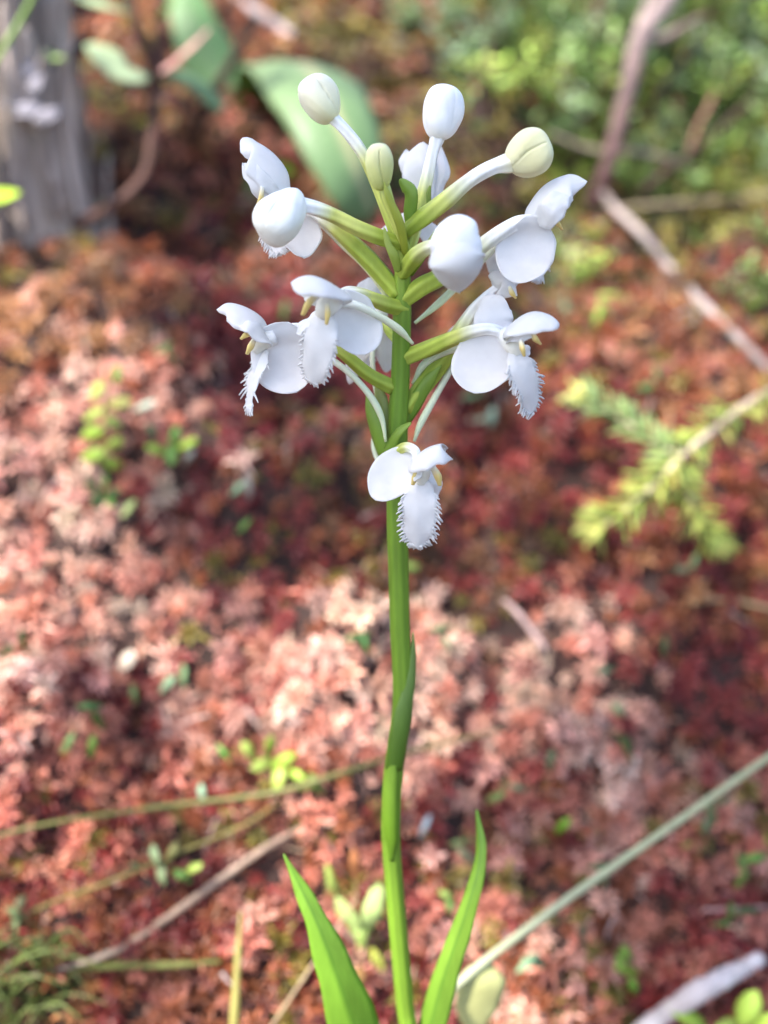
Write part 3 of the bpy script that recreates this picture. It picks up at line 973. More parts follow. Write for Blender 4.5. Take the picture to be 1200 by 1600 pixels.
bud('bud', (499, 157, 0), 68, 60, (-.52, .85, .1), ((0.78, 0.76, 0.46), (0.82, 0.78, 0.56), (0.85, 0.82, 0.68)),
    [(512, 178, 0), (532, 196, 0), (556, 224, 0), (576, 258, 0), (598, 315, 0), (626, 392, 0)], [11, 8.5, 9, 9, 8, 8], [CREAM, WHITE, WARM, GRN_Y, GRN_Y, GRN], seed=1, groove=.09, turn=.95)
bud('bud', (593, 261, -5), 64, 43, (-.05, .9, .45), ((0.52, 0.55, 0.16), (0.60, 0.62, 0.25), (0.78, 0.76, 0.46)),
    [(597, 282, -4), (606, 312, -4), (620, 350, -3), (636, 392, -2)], [9, 9, 8, 6], [(0.55, 0.58, 0.2), (0.48, 0.52, 0.12), GRN_Y, GRN], seed=2, groove=.14, turn=.5)
bud('bud', (690, 176, 3), 76, 64, (.12, .95, .25), (WHITE, WHITE, WHITE),
    [(686, 206, 3), (676, 240, 3), (666, 285, 3), (650, 340, 2), (634, 395, 1)], [12, 9, 10, 11, 9], [WHITE, WHITE, WARM, GRN_Y, GRN_Y, GRN], seed=4, groove=.03, turn=1.2)
bud('bud', (826, 240, -2), 68, 70, (.82, .35, .3), ((0.80, 0.77, 0.50), (0.78, 0.74, 0.42), (0.80, 0.76, 0.46)),
    [(800, 254, -2), (770, 261, -2), (735, 280, -2), (695, 314, -2), (662, 340, -1), (634, 362, 0)], [15, 11, 11, 13, 14, 11], [CREAM, WHITE, WARM, GRN_Y, GRN, GRN], seed=5, groove=.09, turn=.62)
bud('bud', (441, 338, -7), 98, 72, (-.35, -.75, .5), (WHITE, (0.84, 0.84, 0.80), (0.80, 0.79, 0.70)),
    [(452, 318, -5), (486, 324, -4), (520, 336, -3), (555, 354, -3), (592, 370, -2), (628, 382, -1)], [14, 11, 11, 12, 12, 10], [WHITE, WHITE, GRN_Y, GRN_Y, GRN, GRN], seed=3, groove=.08, turn=.9)
# the opening bud in front, its lip swelling below
f = bud('bud', (712, 380, -13), 76, 78, (.35, -.2, .9), (WHITE, WHITE, WHITE),
        [(690, 385, -10), (668, 388, -7), (648, 402, -4), (628, 428, -1)], [9, 11, 13, 11], [WHITE, (0.6, 0.62, 0.3), GRN, GRN], seed=7, groove=.06, turn=.4)
b = MB()
b.petal(S((712, 366, -16), (718, 396, -18.5), (722, 426, -18), (719, 455, -14)), [70 * PX, 92 * PX, 94 * PX, 84 * PX, 74 * PX], (.05, 0.1, 1), arc=130, n=22, m=14, col=[WHITE, (0.82, 0.82, 0.80)], tip=.22, wave=0.0005)
b.build('sepal', M_PETAL, f, 0.0003)

tag(orchid, 'tall green orchid with a spike of white fringed flowers and round buds', 'orchid')

# ------------------------------------------------------------------ young tree added out of view, its leaves placed to shade orchid and moss
sap_foot = Vector((-0.85, 0.10, float(ground_z(-0.85, 0.10)) - .01))
added_sapling = empty('added_sapling', sap_foot)
top = Vector((-0.62, 0.06, 1.15))
b = MB()
b.tube([sap_foot, Vector((-0.84, 0.10, 0.5)), Vector((-0.74, 0.08, 0.9)), top, Vector((-0.45, 0.05, 1.45))], [.013, .011, .009, .007, .004], [(0.20, 0.14, 0.10)] * 2, n=30, sides=10, rough=.05)
b.build('trunk', M_TWIG, added_sapling)
b = MB()
b.petal([Vector((0, 0, 0)), Vector((0, .5, .05)), Vector((0, 1, 0))], [.12, .55, .62, .4, .05], (0, math.cos(PITCH), math.sin(PITCH)), n=10, m=6, col=(0.09, 0.19, 0.03), tip=.1, base=.1, fold=.12)
leaf_me = b.mesh('leaf'); leaf_me.materials.append(M_LEAF)
rr = random.Random(9)
shade = [(SP(x, y_, o), r) for x, y_, o, r in [(500, 170, 0, .034), (440, 300, 0, .04), (400, 540, -3, .045), (500, 480, -8, .045), (590, 300, -3, .04), (690, 200, 0, .034), (690, 380, -8, .045), (620, 520, 0, .045),
                                               (780, 420, 0, .045), (860, 300, -2, .04), (800, 560, -8, .045), (830, 230, 0, .035), (650, 770, -8, .05), (560, 620, -3, .045), (560, 400, 0, .05), (740, 500, 0, .05), (660, 640, 0, .045), (625, 900, 0, .035)]]
for x, y_ in [(420, 640), (540, 760), (760, 700), (860, 820), (1000, 460), (640, 420), (1120, 1120), (330, 1340), (350, 560), (700, 620), (470, 850), (1150, 1000), (1160, 1200), (170, 1130), (360, 930),
              (980, 1440), (640, 860), (480, 560), (840, 560), (220, 1480), (750, 1290), (260, 760)]:
    q = hit(x, y_)
    shade.append((q, .011 + .045 * depth_of(q)))
leaf_feet = []
for q, r in shade:
    L_ = rr.uniform(.55, .85)
    for k in range(2 if q is not shade[-1][0] and r > .033 and depth_of(q) < .21 else 1):
        c = q + SUN_DIR * L_ + Vector((rr.uniform(-1, 1), rr.uniform(-1, 1), 0)) * r * .3
        o = bpy.data.objects.new('leaf', leaf_me)
        COL.objects.link(o)
        o.parent = added_sapling
        nrm = (SUN_DIR + Vector((rr.uniform(-.5, .5), rr.uniform(-.5, .5), .2))).normalized()
        o.rotation_mode = 'QUATERNION'
        o.rotation_quaternion = rot_of(nrm, rr.uniform(0, 6.28))
        s_ = r * 1.5
        o.scale = (s_, s_, s_)
        leaf_feet.append(c - (o.rotation_quaternion @ Vector((0, .5 * s_, 0))))
        o.location = leaf_feet[-1] - WORLD[added_sapling.name]
clusters = [(Vector((-.30, .12, .85)),), (Vector((-.18, .02, .98)),), (Vector((-.38, .30, .95)),), (Vector((-.20, .22, 1.0)),), (Vector((-.10, .10, .80)),)]
for (c,) in clusters:
    b = MB()
    s0 = top.lerp(Vector((-0.74, 0.08, 0.9)), rr.random())
    b.tube([s0, s0.lerp(c, .5) + Vector((0, 0, .05)), c, c + (c - s0) * .35], [.005, .004, .003, .0015], [(0.20, 0.14, 0.10)] * 2, n=16, sides=6)
    for fp in leaf_feet:                    # leaf stalks
        if min(clusters, key=lambda k_: (k_[0] - fp).length)[0] is c:
            b.tube([c, c.lerp(fp, .5) + Vector((0, 0, .015)), fp], [.0016, .001, .0007], (0.20, 0.16, 0.09), n=8, sides=5)
    b.build('branch', M_TWIG, added_sapling)
tag(added_sapling, 'leafy young tree added out of view to shade the orchid and moss', 'added_sapling')

# ------------------------------------------------------------------ weathered tree trunk, upper left
def gp(px, py, d):
    return P(px, py, d)


tr_base = hit(40, 372)
td = depth_of(tr_base)
trunk = empty('tree_stump', tr_base)
b = MB()
rad = 105 * K * td
cx = tr_base - RT * (20 * K * td) + Vector((0, rad * 0.6, -0.02))
nseg, ns = 40, 72
STUMP_H = 0.16
rows = []
for i in range(nseg + 1):
    z = STUMP_H * i / nseg
    row = []
    for k in range(ns):
        a = 2 * math.pi * k / ns
        rr = rad * (1 + 0.28 * math.exp(-z / 0.03))
        rr *= 1 + 0.05 * float(vnoise(a * 4, z * 9, 1.0, 2)) + 0.06 * float(vnoise(a * 9, z * 6, 1.0, 9)) + 0.09 * float(vnoise(a * 22, z * 5, 1.0, 4))
        sh = 0.7 + 0.45 * float(vnoise(a * 8, z * 8, 1.0, 6) + .5) + .35 * float(vnoise(a * 26, z * 9, 1.0, 8) + .5)
        row.append(b.add(cx + Vector((rr * math.cos(a), rr * math.sin(a), z + (z / STUMP_H) ** 3 * .03 * float(vnoise(a * 7, 3, 1.0, 1)))), (0.36 * sh, 0.29 * sh, 0.245 * sh)))
    rows.append(row)
for i in range(nseg):
    for k in range(ns):
        b.f.append((rows[i][k], rows[i][(k + 1) % ns], rows[i + 1][(k + 1) % ns], rows[i + 1][k]))
_c = b.add(cx + Vector((0, 0, STUMP_H - .008)), (0.30, 0.22, 0.16))
for k in range(ns):
    b.f.append((rows[-1][k], rows[-1][(k + 1) % ns], _c))
b.build('wood', M_BARK, trunk)
for k in range(60):                         # peeling strips of bark
    a = random.uniform(math.pi * 1.0, math.pi * 2.05)
    z0 = random.uniform(0.0, 0.09); hgt = random.uniform(.03, .07)
    b = MB()
    pts = []
    for j in range(4):
        aa = a + random.uniform(-.05, .05)
        rr = rad * (1.035 + (0.10 * random.random() if j in (0, 3) else 0)) * (1 + 0.28 * math.exp(-z0 / 0.03))
        pts.append(cx + Vector((rr * math.cos(aa), rr * math.sin(aa), z0 + hgt * j / 3)))
    g = random.uniform(.6, 1.5)
    nr = Vector((math.cos(a), math.sin(a), 0))
    b.petal(pts, [random.uniform(.002, .008)] * 3, (nr.dot(RT), nr.dot(UP), -nr.dot(FWD)), arc=50, n=8, m=3, col=(0.36 * g, 0.29 * g, 0.25 * g), tip=.2, base=.2, jag=.25)
    b.build('bark_strip', M_BARK, trunk, 0.0012)
tag(trunk, 'weathered grey-brown tree stump with peeling bark rising from the moss', 'tree stump')


def trunk_pt(px, py):
    """front surface of the trunk at a photo pixel"""
    d = P(px, py, 1.0) - CAM
    s = 0.2
    while s < 1.2:
        q = CAM + d * s
        if (q.x - cx.x) ** 2 + (q.y - cx.y) ** 2 < (rad * 1.04) ** 2:
            return q
        s += 0.001
    return CAM + d * td


def lichen(px, py, w, hgt, label, seed):
    random.seed(seed)
    q = trunk_pt(px, py)
    d = depth_of(q)
    e = empty('lichen', q)
    for k in range(7):
        a = random.uniform(0, 6.28)
        b = MB()
        p0 = q + RT * (random.uniform(-.3, .3) * w * K * d) + UP * (random.uniform(-.3, .3) * hgt * K * d)
        t = RT * math.cos(a) * w * K * d * .35 + UP * math.sin(a) * hgt * K * d * .35 - FWD * 0.004
        b.petal([p0 + FWD * 0.002, p0 + t * .5 - FWD * .002, p0 + t], [w * K * d * .3, w * K * d * .5, w * K * d * .4], (0, .3, 1), arc=60, n=8, m=6, col=(0.27, 0.25, 0.28), wave=.001, jag=.15)
        b.build('lobe', M_LICHEN, e, 0.0006)
    tag(e, label, 'lichen')


lichen(40, 135, 90, 120, 'large pale lilac lichen rosette on the grey stump', 3)
lichen(106, 165, 26, 40, 'small pale lilac lichen scrap on the edge of the grey stump', 5)

# ------------------------------------------------------------------ generic background plants
def pts_d(lst):
    return [P(x, y_, d) for x, y_, d in lst]


def bleaf(parent, lst, w, nrm, col, mat=None, name='leaf', **k):
    """leaf given by (px, py, depth) points, width in px at its own depth"""
    d = sum(q[2] for q in lst) / len(lst)
    b = MB()
    kk = dict(n=12, m=6, tip=.12, base=.06, fold=.15)
    kk.update(k)
    b.petal(pts_d(lst), [x * K * d for x in w], nrm, col=col, **kk)
    return b.build(name, mat or M_SMALL, parent, 0.0004)


def btube(parent, lst, r, col, name='stem', mat=None, sides=9, n=26, rough=.06):
    d = sum(q[2] for q in lst) / len(lst)
    b = MB()
    b.tube(pts_d(lst), [x * K * d for x in r], col, n=n, sides=sides, rough=rough)
    return b.build(name, mat or M_TWIG, parent)


def anchor(name, px, py):
    return empty(name, hit(px, py))


def on(px, py, lift=0.004):
    q = hit(px, py)
    return depth_of(q) - lift


def laid(lst, lift=0.006):
    return [(x, y_, on(x, y_, lift)) for x, y_ in lst]


# broad-leaved plant behind the orchid's top
pl = empty('broad_leaved_plant', hit(430, 330))
gd = depth_of(pl.location)
BL = (0.10, 0.21, 0.075)
bleaf(pl, [(450, 330, gd), (415, 220, .46), (425, 130, .45), (470, 96, .425), (515, 160, .40), (555, 260, .395), (588, 350, .41), (600, 410, .42)],
      [46, 80, 120, 165, 165, 140, 110, 60, 6], [(-.2, -.1, -1), (-.3, .2, -1), (-.2, 1, -.2), (.1, .6, .8), (.25, .3, 1), (.25, .3, 1)],
      [(0.07, 0.20, 0.01), (0.08, 0.2, 0.02), (0.26, 0.36, 0.165), (0.175, 0.28, 0.125), (0.15, 0.26, 0.11), (0.18, 0.27, 0.12)], mat=M_LEAF, n=36, m=10, mid_col=(0.46, 0.44, 0.24), tip=.1, fold=0, arc=[0, 30, 60, 60, 50, 40])
bleaf(pl, [(420, 330, gd), (385, 230, .46), (345, 130, .46), (305, 40, .46), (275, -60, .47)], [40, 80, 98, 90, 70, 20], [(-.3, -.1, 1), (.2, .2, 1)], [BL, (0.19, 0.34, 0.13)], mat=M_LEAF, n=28, m=8, mid_col=(0.17, 0.28, 0.12))
tag(pl, 'plant with broad strap-like blue-green leaves, one folded over in an arch', 'plant')

# brown-stemmed shrub in front of the trunk
sh = empty('bog_shrub', hit(30, 405))
sd = depth_of(sh.location)
TW = (0.075, 0.038, 0.03); TW2 = (0.13, 0.07, 0.055)
btube(sh, [(20, 400, sd), (50, 378, 0.410), (110, 355, 0.390), (180, 318, 0.380), (225, 275, 0.380), (238, 220, 0.380), (242, 160, 0.380), (243, 122, 0.380)], [9, 9, 9, 8, 8, 8, 8, 8], [TW, TW2, TW], n=44)
btube(sh, [(243, 124, 0.380), (232, 90, 0.375), (215, 45, 0.370), (198, -10, 0.370), (185, -50, 0.370)], [9, 8, 8, 7], [TW, TW])
btube(sh, [(243, 124, 0.380), (249, 80, 0.380), (251, 30, 0.385), (258, -30, 0.390)], [8, 8, 7, 7], [TW, TW])
bleaf(sh, [(233, 118, 0.378), (200, 110, 0.370), (165, 88, 0.365), (132, 72, 0.360)], [18, 46, 54, 44, 16], (.1, .4, 1), (0.50, 0.60, 0.34))
bleaf(sh, [(243, 112, 0.380), (262, 104, 0.375), (295, 75, 0.370), (328, 44, 0.370)], [8, 18, 18, 8], (-.4, .5, .7), (0.58, 0.32, 0.28))
bleaf(sh, [(250, 118, 0.380), (285, 118, 0.380), (320, 140, 0.385), (350, 175, 0.390)], [14, 40, 44, 22], (.1, .6, .8), (0.12, 0.20, 0.10))
bleaf(sh, [(208, 20, 0.370), (170, 10, 0.360), (130, -5, 0.360), (100, -20, 0.360)], [8, 22, 22, 8], (.1, .6, .8), (0.40, 0.48, 0.26))
bleaf(sh, [(243, 30, 0.380), (258, 15, 0.370), (275, -10, 0.360)], [8, 24, 20], (.3, .2, .9), (0.22, 0.40, 0.08))
bleaf(sh, [(206, 20, 0.370), (200, 5, .4), (190, -20, .4)], [8, 26, 20], (-.3, .2, .9), (0.30, 0.46, 0.12))
bleaf(sh, [(238, 160, 0.380), (265, 150, 0.380), (290, 160, 0.385), (305, 175, 0.390)], [8, 26, 24, 8], (.1, .4, .9), (0.13, 0.045, 0.03))
tag(sh, 'bare brown-stemmed bog shrub with a few pale green leaves forking before the stump', 'shrub')

# leaves hanging in from outside the frame, on their own sprig
sg = empty('leafy_sprig', hit(-120, 420))
gd2 = depth_of(sg.location)
btube(sg, [(-120, 420, gd2), (-110, 300, .42), (-70, 200, .38), (-50, 90, .37), (-45, 0, .37)], [7, 6, 5, 4], [TW, TW2])
bleaf(sg, [(-50, 95, .37), (-10, 84, .365), (50, 84, .36), (104, 92, .36)], [8, 26, 28, 6], (0, .3, 1), (0.34, 0.46, 0.16))
bleaf(sg, [(-47, 40, .37), (-10, 12, .365), (25, 10, .36), (60, 24, .36)], [8, 24, 28, 8], (0, .3, 1), (0.46, 0.52, 0.36))
bleaf(sg, [(-85, 230, .39), (-40, 290, .35), (0, 304, .34), (32, 302, .335)], [8, 34, 44, 10], (.1, .6, .8), (0.42, 0.60, 0.04))
tag(sg, 'leafy sprig with narrow pale and lime green leaves beside the stump', 'sprig')


def stick(name, label, cat, lst, r, col, mat=None, n=26, group=None, rough=.06, sides=8):
    """one stem, twig or grass blade lying or standing in the moss"""
    e = btube(None, lst, r, col, name, mat or M_TWIG, sides=sides, n=n, rough=rough)
    tag(e, label, cat, group)
    return e


stick('sedge', 'thin bright green grass stem crossing the grey stump', 'grass', [(-60, 190, .335), (0, 84, .33), (28, 38, .33), (56, -14, .33), (80, -60, .33)], [3.5, 4, 3.5, 3], [(0.25, 0.42, 0.06)] * 2, M_LEAF)
stick('twig', 'thin dark twig slanting down from the strap-like leaf', 'twig', [(400, 30, .40), (372, 80, .40), (335, 145, .405), (312, 190, .42), (300, 240, .45)], [7, 8, 9, 7], [(0.05, 0.03, 0.022)] * 2)
stick('twig', 'thin dark twig leaning across the grey stump', 'twig', [(150, 45, .37), (128, 75, .375), (95, 120, .38), (66, 165, .385), (20, 190, .39), (-30, 240, .40)], [5, 7, 7, 7, 7], [(0.07, 0.045, 0.035)] * 2)
stick('twig', 'bleached grey twig lying on the rusty moss above the arched leaf', 'twig', laid([(365, -8), (400, 18), (440, 45), (478, 72)], .012), [5, 8, 8, 5], [(0.30, 0.24, 0.23), (0.42, 0.35, 0.35)])

# dead branch, right
br = empty('dead_branch', hit(935, 330))
BR = (0.16, 0.10, 0.09); BR2 = (0.26, 0.195, 0.18)
btube(br, [(1150, -140, .50), (1090, -60, .47), (1035, 10, .44), (1000, 62, .425), (985, 125, .42), (965, 205, .42), (948, 265, .425), (926, 318, .44)], [15, 15, 15, 14, 13, 12, 11, 12], [BR, BR2, BR, (0.18, 0.09, 0.09)], 'branch', n=54, rough=.12, sides=12)
btube(br, [(942, 300, .425)] + laid([(960, 325), (1005, 368), (1052, 425), (1115, 492), (1205, 582), (1290, 680)], .022), [6, 7, 7, 7, 7, 6, 6], [(0.30, 0.235, 0.21), (0.38, 0.32, 0.30), (0.22, 0.17, 0.15)], 'branch', n=48, rough=.1, sides=10)
btube(br, [(1004, 60, .425), (1030, 62, .43), (1062, 46, .435), (1095, 26, .44)], [5, 7, 6, 4], [BR2, BR], 'twig', rough=.1)
btube(br, [(1000, 75, .425), (998, 40, .43), (1012, 5, .44), (1020, -30, .45)], [5, 5, 5, 4], [BR2, BR2], 'twig', rough=.1)
tag(br, 'dead purplish-brown forked branch leaning over the small green shrubs', 'branch')
stick('twig', 'dark brown twig standing among the small green shrubs', 'twig', [(950, -30, .50), (925, 30, .49), (898, 85, .48), (880, 130, .48), (874, 175, .48)], [7, 9, 12, 9, 5], [(0.09, 0.05, 0.04)] * 2)
stick('twig', 'thin brown twig lying through the yellow-green moss patch', 'twig', laid([(970, 325), (1060, 318), (1140, 312), (1230, 300)], .02), [4, 5, 5, 4], [(0.26, 0.20, 0.13)] * 2)
stick('twig', 'slender reddish twig leaning between the small green shrubs', 'twig', laid([(1130, 110), (1110, 160), (1090, 200), (1075, 240)], .03), [3, 4, 4, 3], [(0.26, 0.13, 0.09)] * 2)

for lab, lst in (('thin dark twig arching over the olive undergrowth beside the purplish branch', [(1120, -20), (1090, 60), (1040, 130), (1010, 190)]),
                 ('thin dark twig rising from undergrowth behind the white round bud', [(735, 190), (760, 110), (770, 40), (800, -20)]),
                 ('fine pale twig lying in undergrowth near the yellowish bud', [(860, 210), (930, 235), (1010, 240), (1080, 262)]),
                 ('fine dark twig lying under the fork of the purplish branch', [(1180, 150), (1120, 205), (1050, 260), (1000, 300)])):
    stick('twig', lab, 'twig', laid(lst, .045 if 'pale' not in lab else .03), [3, 4.5, 4.5, 3], [(0.30, 0.24, 0.18)] * 2 if 'pale' in lab else [(0.07, 0.04, 0.03)] * 2)

# ------------------------------------------------------------------ spruce twig, right
spz = empty('spruce_twig', hit(1210, 610))


def needles(mb_, pts, n, ln, rad_, cols, spread=1.0, seed=0):
    rr = random.Random(seed)
    sp = cr(pts, 60)
    for i in range(n):
        t = (i + rr.random()) / n
        k = min(int(t * 58), 57)
        p = sp[k].lerp(sp[k + 1], t * 58 - k)
        T = (sp[k + 1] - sp[k]).normalized()
        a = rr.uniform(0, 6.28)
        X = T.orthogonal().normalized()
        Y = T.cross(X)
        o = X * math.cos(a) + Y * math.sin(a)
        o = (o + Vector((0, 0, 0.25))).normalized()
        d = (o * spread + T * rr.uniform(.45, .95)).normalized()
        L_ = ln * rr.uniform(.75, 1.1)
        c = cols[rr.randrange(len(cols))]
        tip_c = tuple(min(1, x * 1.25) for x in c)
        mb_.tube([p, p + d * L_ * .5 + T * L_ * .02, p + d * L_ + T * L_ * .08], [rad_ * .8, rad_, rad_ * .35], [c, c, tip_c], n=4, sides=4)


SD = .305
NC = [(0.42, 0.47, 0.09), (0.34, 0.42, 0.09), (0.50, 0.50, 0.13), (0.26, 0.36, 0.08)]
NB = [(0.24, 0.34, 0.12), (0.30, 0.40, 0.14), (0.20, 0.30, 0.13)]
shoots = [
    ([(1330, 550, .325), (1200, 612, .315), (1130, 660, .305), (1075, 705, .300), (1030, 750, .298), (975, 800, .30), (925, 832, .305)], 9, 150, NC),
    ([(1062, 718, .300), (1010, 680, .305), (960, 648, .31), (905, 618, .315)], 5, 70, NB),
    ([(1058, 724, .300), (1075, 770, .302), (1095, 815, .306), (1118, 850, .31)], 5, 70, NC),
]
for j, (lst, r, n, cols) in enumerate(shoots):
    s_ = btube(spz, lst, [r * .55, r * .7, r * .5, r * .3], [(0.38, 0.27, 0.19), (0.50, 0.40, 0.30), (0.45, 0.42, 0.2)], 'shoot', n=40)
    b = MB()
    needles(b, pts_d(lst), n, 50 * K * SD if j == 0 else 40 * K * SD, 3.0 * K * SD, cols, 1.0, 11 + j)
    tipp = pts_d(lst[-2:])
    needles(b, [tipp[0].lerp(tipp[1], .6), tipp[1]], 26, 34 * K * SD, 3.2 * K * SD, [(0.55, 0.56, 0.14), (0.62, 0.56, 0.18)], .55, 31 + j)
    b.build('needles', M_NEEDLE, s_)
tag(spz, 'yellow-green spruce twig with short needles lying over the red moss', 'twig')

# ------------------------------------------------------------------ grasses and sticks in front
PALEG = (0.42, 0.47, 0.25); STRAW = (0.50, 0.36, 0.27); OLG = (0.17, 0.16, 0.045)
stick('sedge', 'thick pale green grass stem slanting up from the orchid foot', 'grass', [(690, 1560, .225), (760, 1500, .23), (900, 1395, .24), (1050, 1290, .25), (1205, 1180, .262), (1330, 1095, .275)], [6, 6.5, 6.5, 6, 5.5, 5], [(0.56, 0.58, 0.38), (0.52, 0.54, 0.33), (0.44, 0.46, 0.27)], M_LEAF, rough=.02)
stick('straw', 'dry pinkish straw lying across the moss beside the orchid leaves', 'straw', laid([(520, 1286), (470, 1296), (420, 1322), (350, 1370), (270, 1428), (190, 1480), (110, 1510), (20, 1530)], .007), [2, 4.5, 5.5, 6, 6, 5, 4, 2], [(0.40, 0.29, 0.22), (0.28, 0.19, 0.14), (0.42, 0.30, 0.22), (0.26, 0.18, 0.13), (0.40, 0.30, 0.22), (0.26, 0.19, 0.13)], n=60, rough=.2)
stick('sedge', 'long thin olive grass stem crossing the moss behind the orchid stem', 'grass', laid([(-40, 1318), (60, 1290), (240, 1262), (420, 1240), (520, 1212), (650, 1172), (790, 1138)], .016), [2, 3, 4, 4.5, 4.5, 4, 2], [OLG, (0.20, 0.20, 0.06), (0.26, 0.20, 0.09)], M_LEAF, n=40, rough=.02)
stick('sedge', 'thin olive grass stem bending from the straw into rusty moss', 'grass', laid([(-30, 1480), (60, 1420), (160, 1382), (260, 1340), (380, 1290), (440, 1250)], .012), [2, 2.6, 2.8, 2.8, 2], [OLG, (0.30, 0.24, 0.07)], M_LEAF, n=36, rough=.02)
stick('sedge', 'upright yellowish grass blade standing near the broad orchid leaf', 'grass', [(362, 1690, .235), (366, 1600, .235), (371, 1510, .237), (376, 1425, .24)], [8, 8, 6, 2], [(0.36, 0.33, 0.09), (0.44, 0.38, 0.12)], M_LEAF, rough=.02)
stick('sedge', 'fine tan grass stem leaning below the broad orchid leaf', 'grass', laid([(400, 1640), (440, 1580), (500, 1490), (560, 1400)], .02), [2.2, 2.5, 2.2, 1.5], [(0.48, 0.36, 0.22)] * 2, M_LEAF, rough=.02)
stick('stick', 'green mossy stick lying under the dry straw', 'stick', laid([(110, 1516), (190, 1508), (260, 1508), (345, 1502)], .008), [3, 6, 6, 3], [(0.11, 0.12, 0.03), (0.16, 0.16, 0.05)], rough=.15)
stick('stick', 'bleached whitish stick lying on dark red moss', 'stick', laid([(960, 1640), (1030, 1590), (1100, 1545), (1188, 1498)], .014), [8, 14, 16, 11], [(0.44, 0.38, 0.35), (0.56, 0.50, 0.48), (0.48, 0.42, 0.41), (0.60, 0.55, 0.54)], n=44, rough=.10, sides=14)
stick('twig', 'short pinkish-grey twig lying below the dark red moss', 'twig', laid([(788, 938), (815, 965), (838, 995), (852, 1014)], .008), [4, 5, 5, 4], [(0.48, 0.33, 0.30)] * 2)
stick('sedge', 'fine tan grass stem lying on moss below the spruce twig', 'grass', laid([(1080, 942), (1130, 938), (1180, 945), (1240, 962)], .01), [2.5, 3, 3, 2], [(0.45, 0.36, 0.20)] * 2, M_LEAF)
stick('twig', 'thin reddish twig lying on moss beside the whitish stick', 'twig', laid([(1100, 1422), (1150, 1420), (1230, 1416)], .008), [2.5, 3, 3], [(0.45, 0.27, 0.24)] * 2)

# grass tuft, lower left corner
tf = empty('grass_tuft', hit(30, 1600))
rr = random.Random(5)
for k in range(80):
    x0 = rr.uniform(-70, 95); y0 = rr.uniform(1500, 1680)
    d0 = on(x0, y0, 0.0)
    a = rr.uniform(-1.2, 1.0); L_ = rr.uniform(70, 160)
    x1, y1 = x0 + L_ * math.sin(a) * .6, y0 - L_ * math.cos(a) * .5
    x2, y2 = x0 + L_ * math.sin(a) * 1.2, y0 - L_ * math.cos(a) * (.7 if rr.random() < .6 else .3)
    g = rr.uniform(.4, 1.5)
    bleaf(tf, [(x0, y0, d0), (x1, y1, d0 - .012), (x2, y2, d0 - .014)], [2.5, 3.6, 2.6, .8], (rr.uniform(-.6, .6), .4, 1), [(0.10 * g, 0.14 * g, 0.035 * g), (0.19 * g, 0.23 * g, 0.07 * g)], mat=M_LEAF, name='blade', n=8, m=2)
tag(tf, 'tuft of short dark green grass blades growing at the end of the straw', 'grass tuft')

# ------------------------------------------------------------------ small leafy plants on the moss
def leaf_cluster(name, label, cat, px, py, leaves, stem=None, scol=(0.30, 0.20, 0.08), group=None):
    """leaves: (dx, dy, length px, width px, angle deg (0 = right, 90 = up), colour)"""
    q = hit(px, py)
    d = depth_of(q)
    e = empty(name, q)
    if stem:
        btube(e, [(px + a, py + b_, d - c) for a, b_, c in stem], [3, 3, 2], [scol, scol], n=12, sides=6)
    for dx, dy, ln, w, ang, col in leaves:
        ln *= 1.1; w *= .78
        g_ = random.uniform(.65, 1.05)
        col = tuple(x * g_ for x in col)
        c, s_ = math.cos(R(ang)), math.sin(R(ang))
        h = on(px + dx, py + dy, 0.0)
        dd = min(d, h) - 0.0115
        x0, y0 = px + dx - c * ln / 2, py + dy + s_ * ln / 2
        x1, y1 = px + dx + c * ln / 2, py + dy - s_ * ln / 2
        bleaf(e, [(x0, y0, dd + .003), ((x0 + x1) / 2, (y0 + y1) / 2, dd), (x1, y1, dd + random.uniform(-.002, .003))], [w * .35, w * .8, w * .95, w * .75, w * .3], (random.uniform(-.7, .7), random.uniform(-.1, .9), .9), [tuple(x * .8 for x in col), col, tuple(x * 1.12 for x in col)], n=8, m=4, tip=.2, base=.1, fold=random.uniform(.0, .35), wave=.0004)
    tag(e, label, cat, group)
    return e


LIME = (0.36, 0.52, 0.07); LIM2 = (0.46, 0.58, 0.12); TEAL = (0.15, 0.22, 0.10); DKG = (0.08, 0.17, 0.05); MIDG = (0.18, 0.34, 0.07); PGRN = (0.46, 0.56, 0.26)
leaf_cluster('seedling', 'upright stem with paired round lime green leaves on pink moss', 'seedling', 165, 715,
             [(-15, -105, 30, 26, 60, LIME), (18, -130, 26, 26, 80, MIDG), (-18, -70, 34, 28, 30, LIM2), (22, -85, 36, 28, 10, (0.48, 0.46, 0.12)), (-20, -38, 34, 30, 20, LIME), (12, -55, 28, 24, 150, LIM2), (-18, -5, 36, 32, 10, LIME), (14, -20, 30, 26, 40, LIM2), (10, 10, 30, 26, 160, LIME)],
             [(0, 20, 0.0), (-2, -60, .006), (4, -135, .008)])
leaf_cluster('leaf_rosette', 'bright green rosette of small leaves on rosy moss', 'plant', 268, 700,
             [(-24, 0, 30, 26, 160, LIME), (0, 8, 34, 28, 270, MIDG), (24, -8, 32, 24, 20, LIME), (6, -16, 34, 26, 80, MIDG), (28, 14, 28, 14, 60, (0.5, 0.52, 0.42)), (-30, -26, 24, 18, 120, TEAL)])
leaf_cluster('leaf_rosette', 'dark green rosette of tiny leaves sunk in a moss hollow', 'plant', 158, 770,
             [(-14, -8, 28, 20, 130, DKG), (4, -14, 30, 22, 80, MIDG), (18, 0, 26, 20, 20, DKG), (-4, 10, 28, 22, 250, DKG), (14, 14, 24, 16, 320, MIDG), (42, 24, 34, 16, 50, (0.42, 0.50, 0.20))])
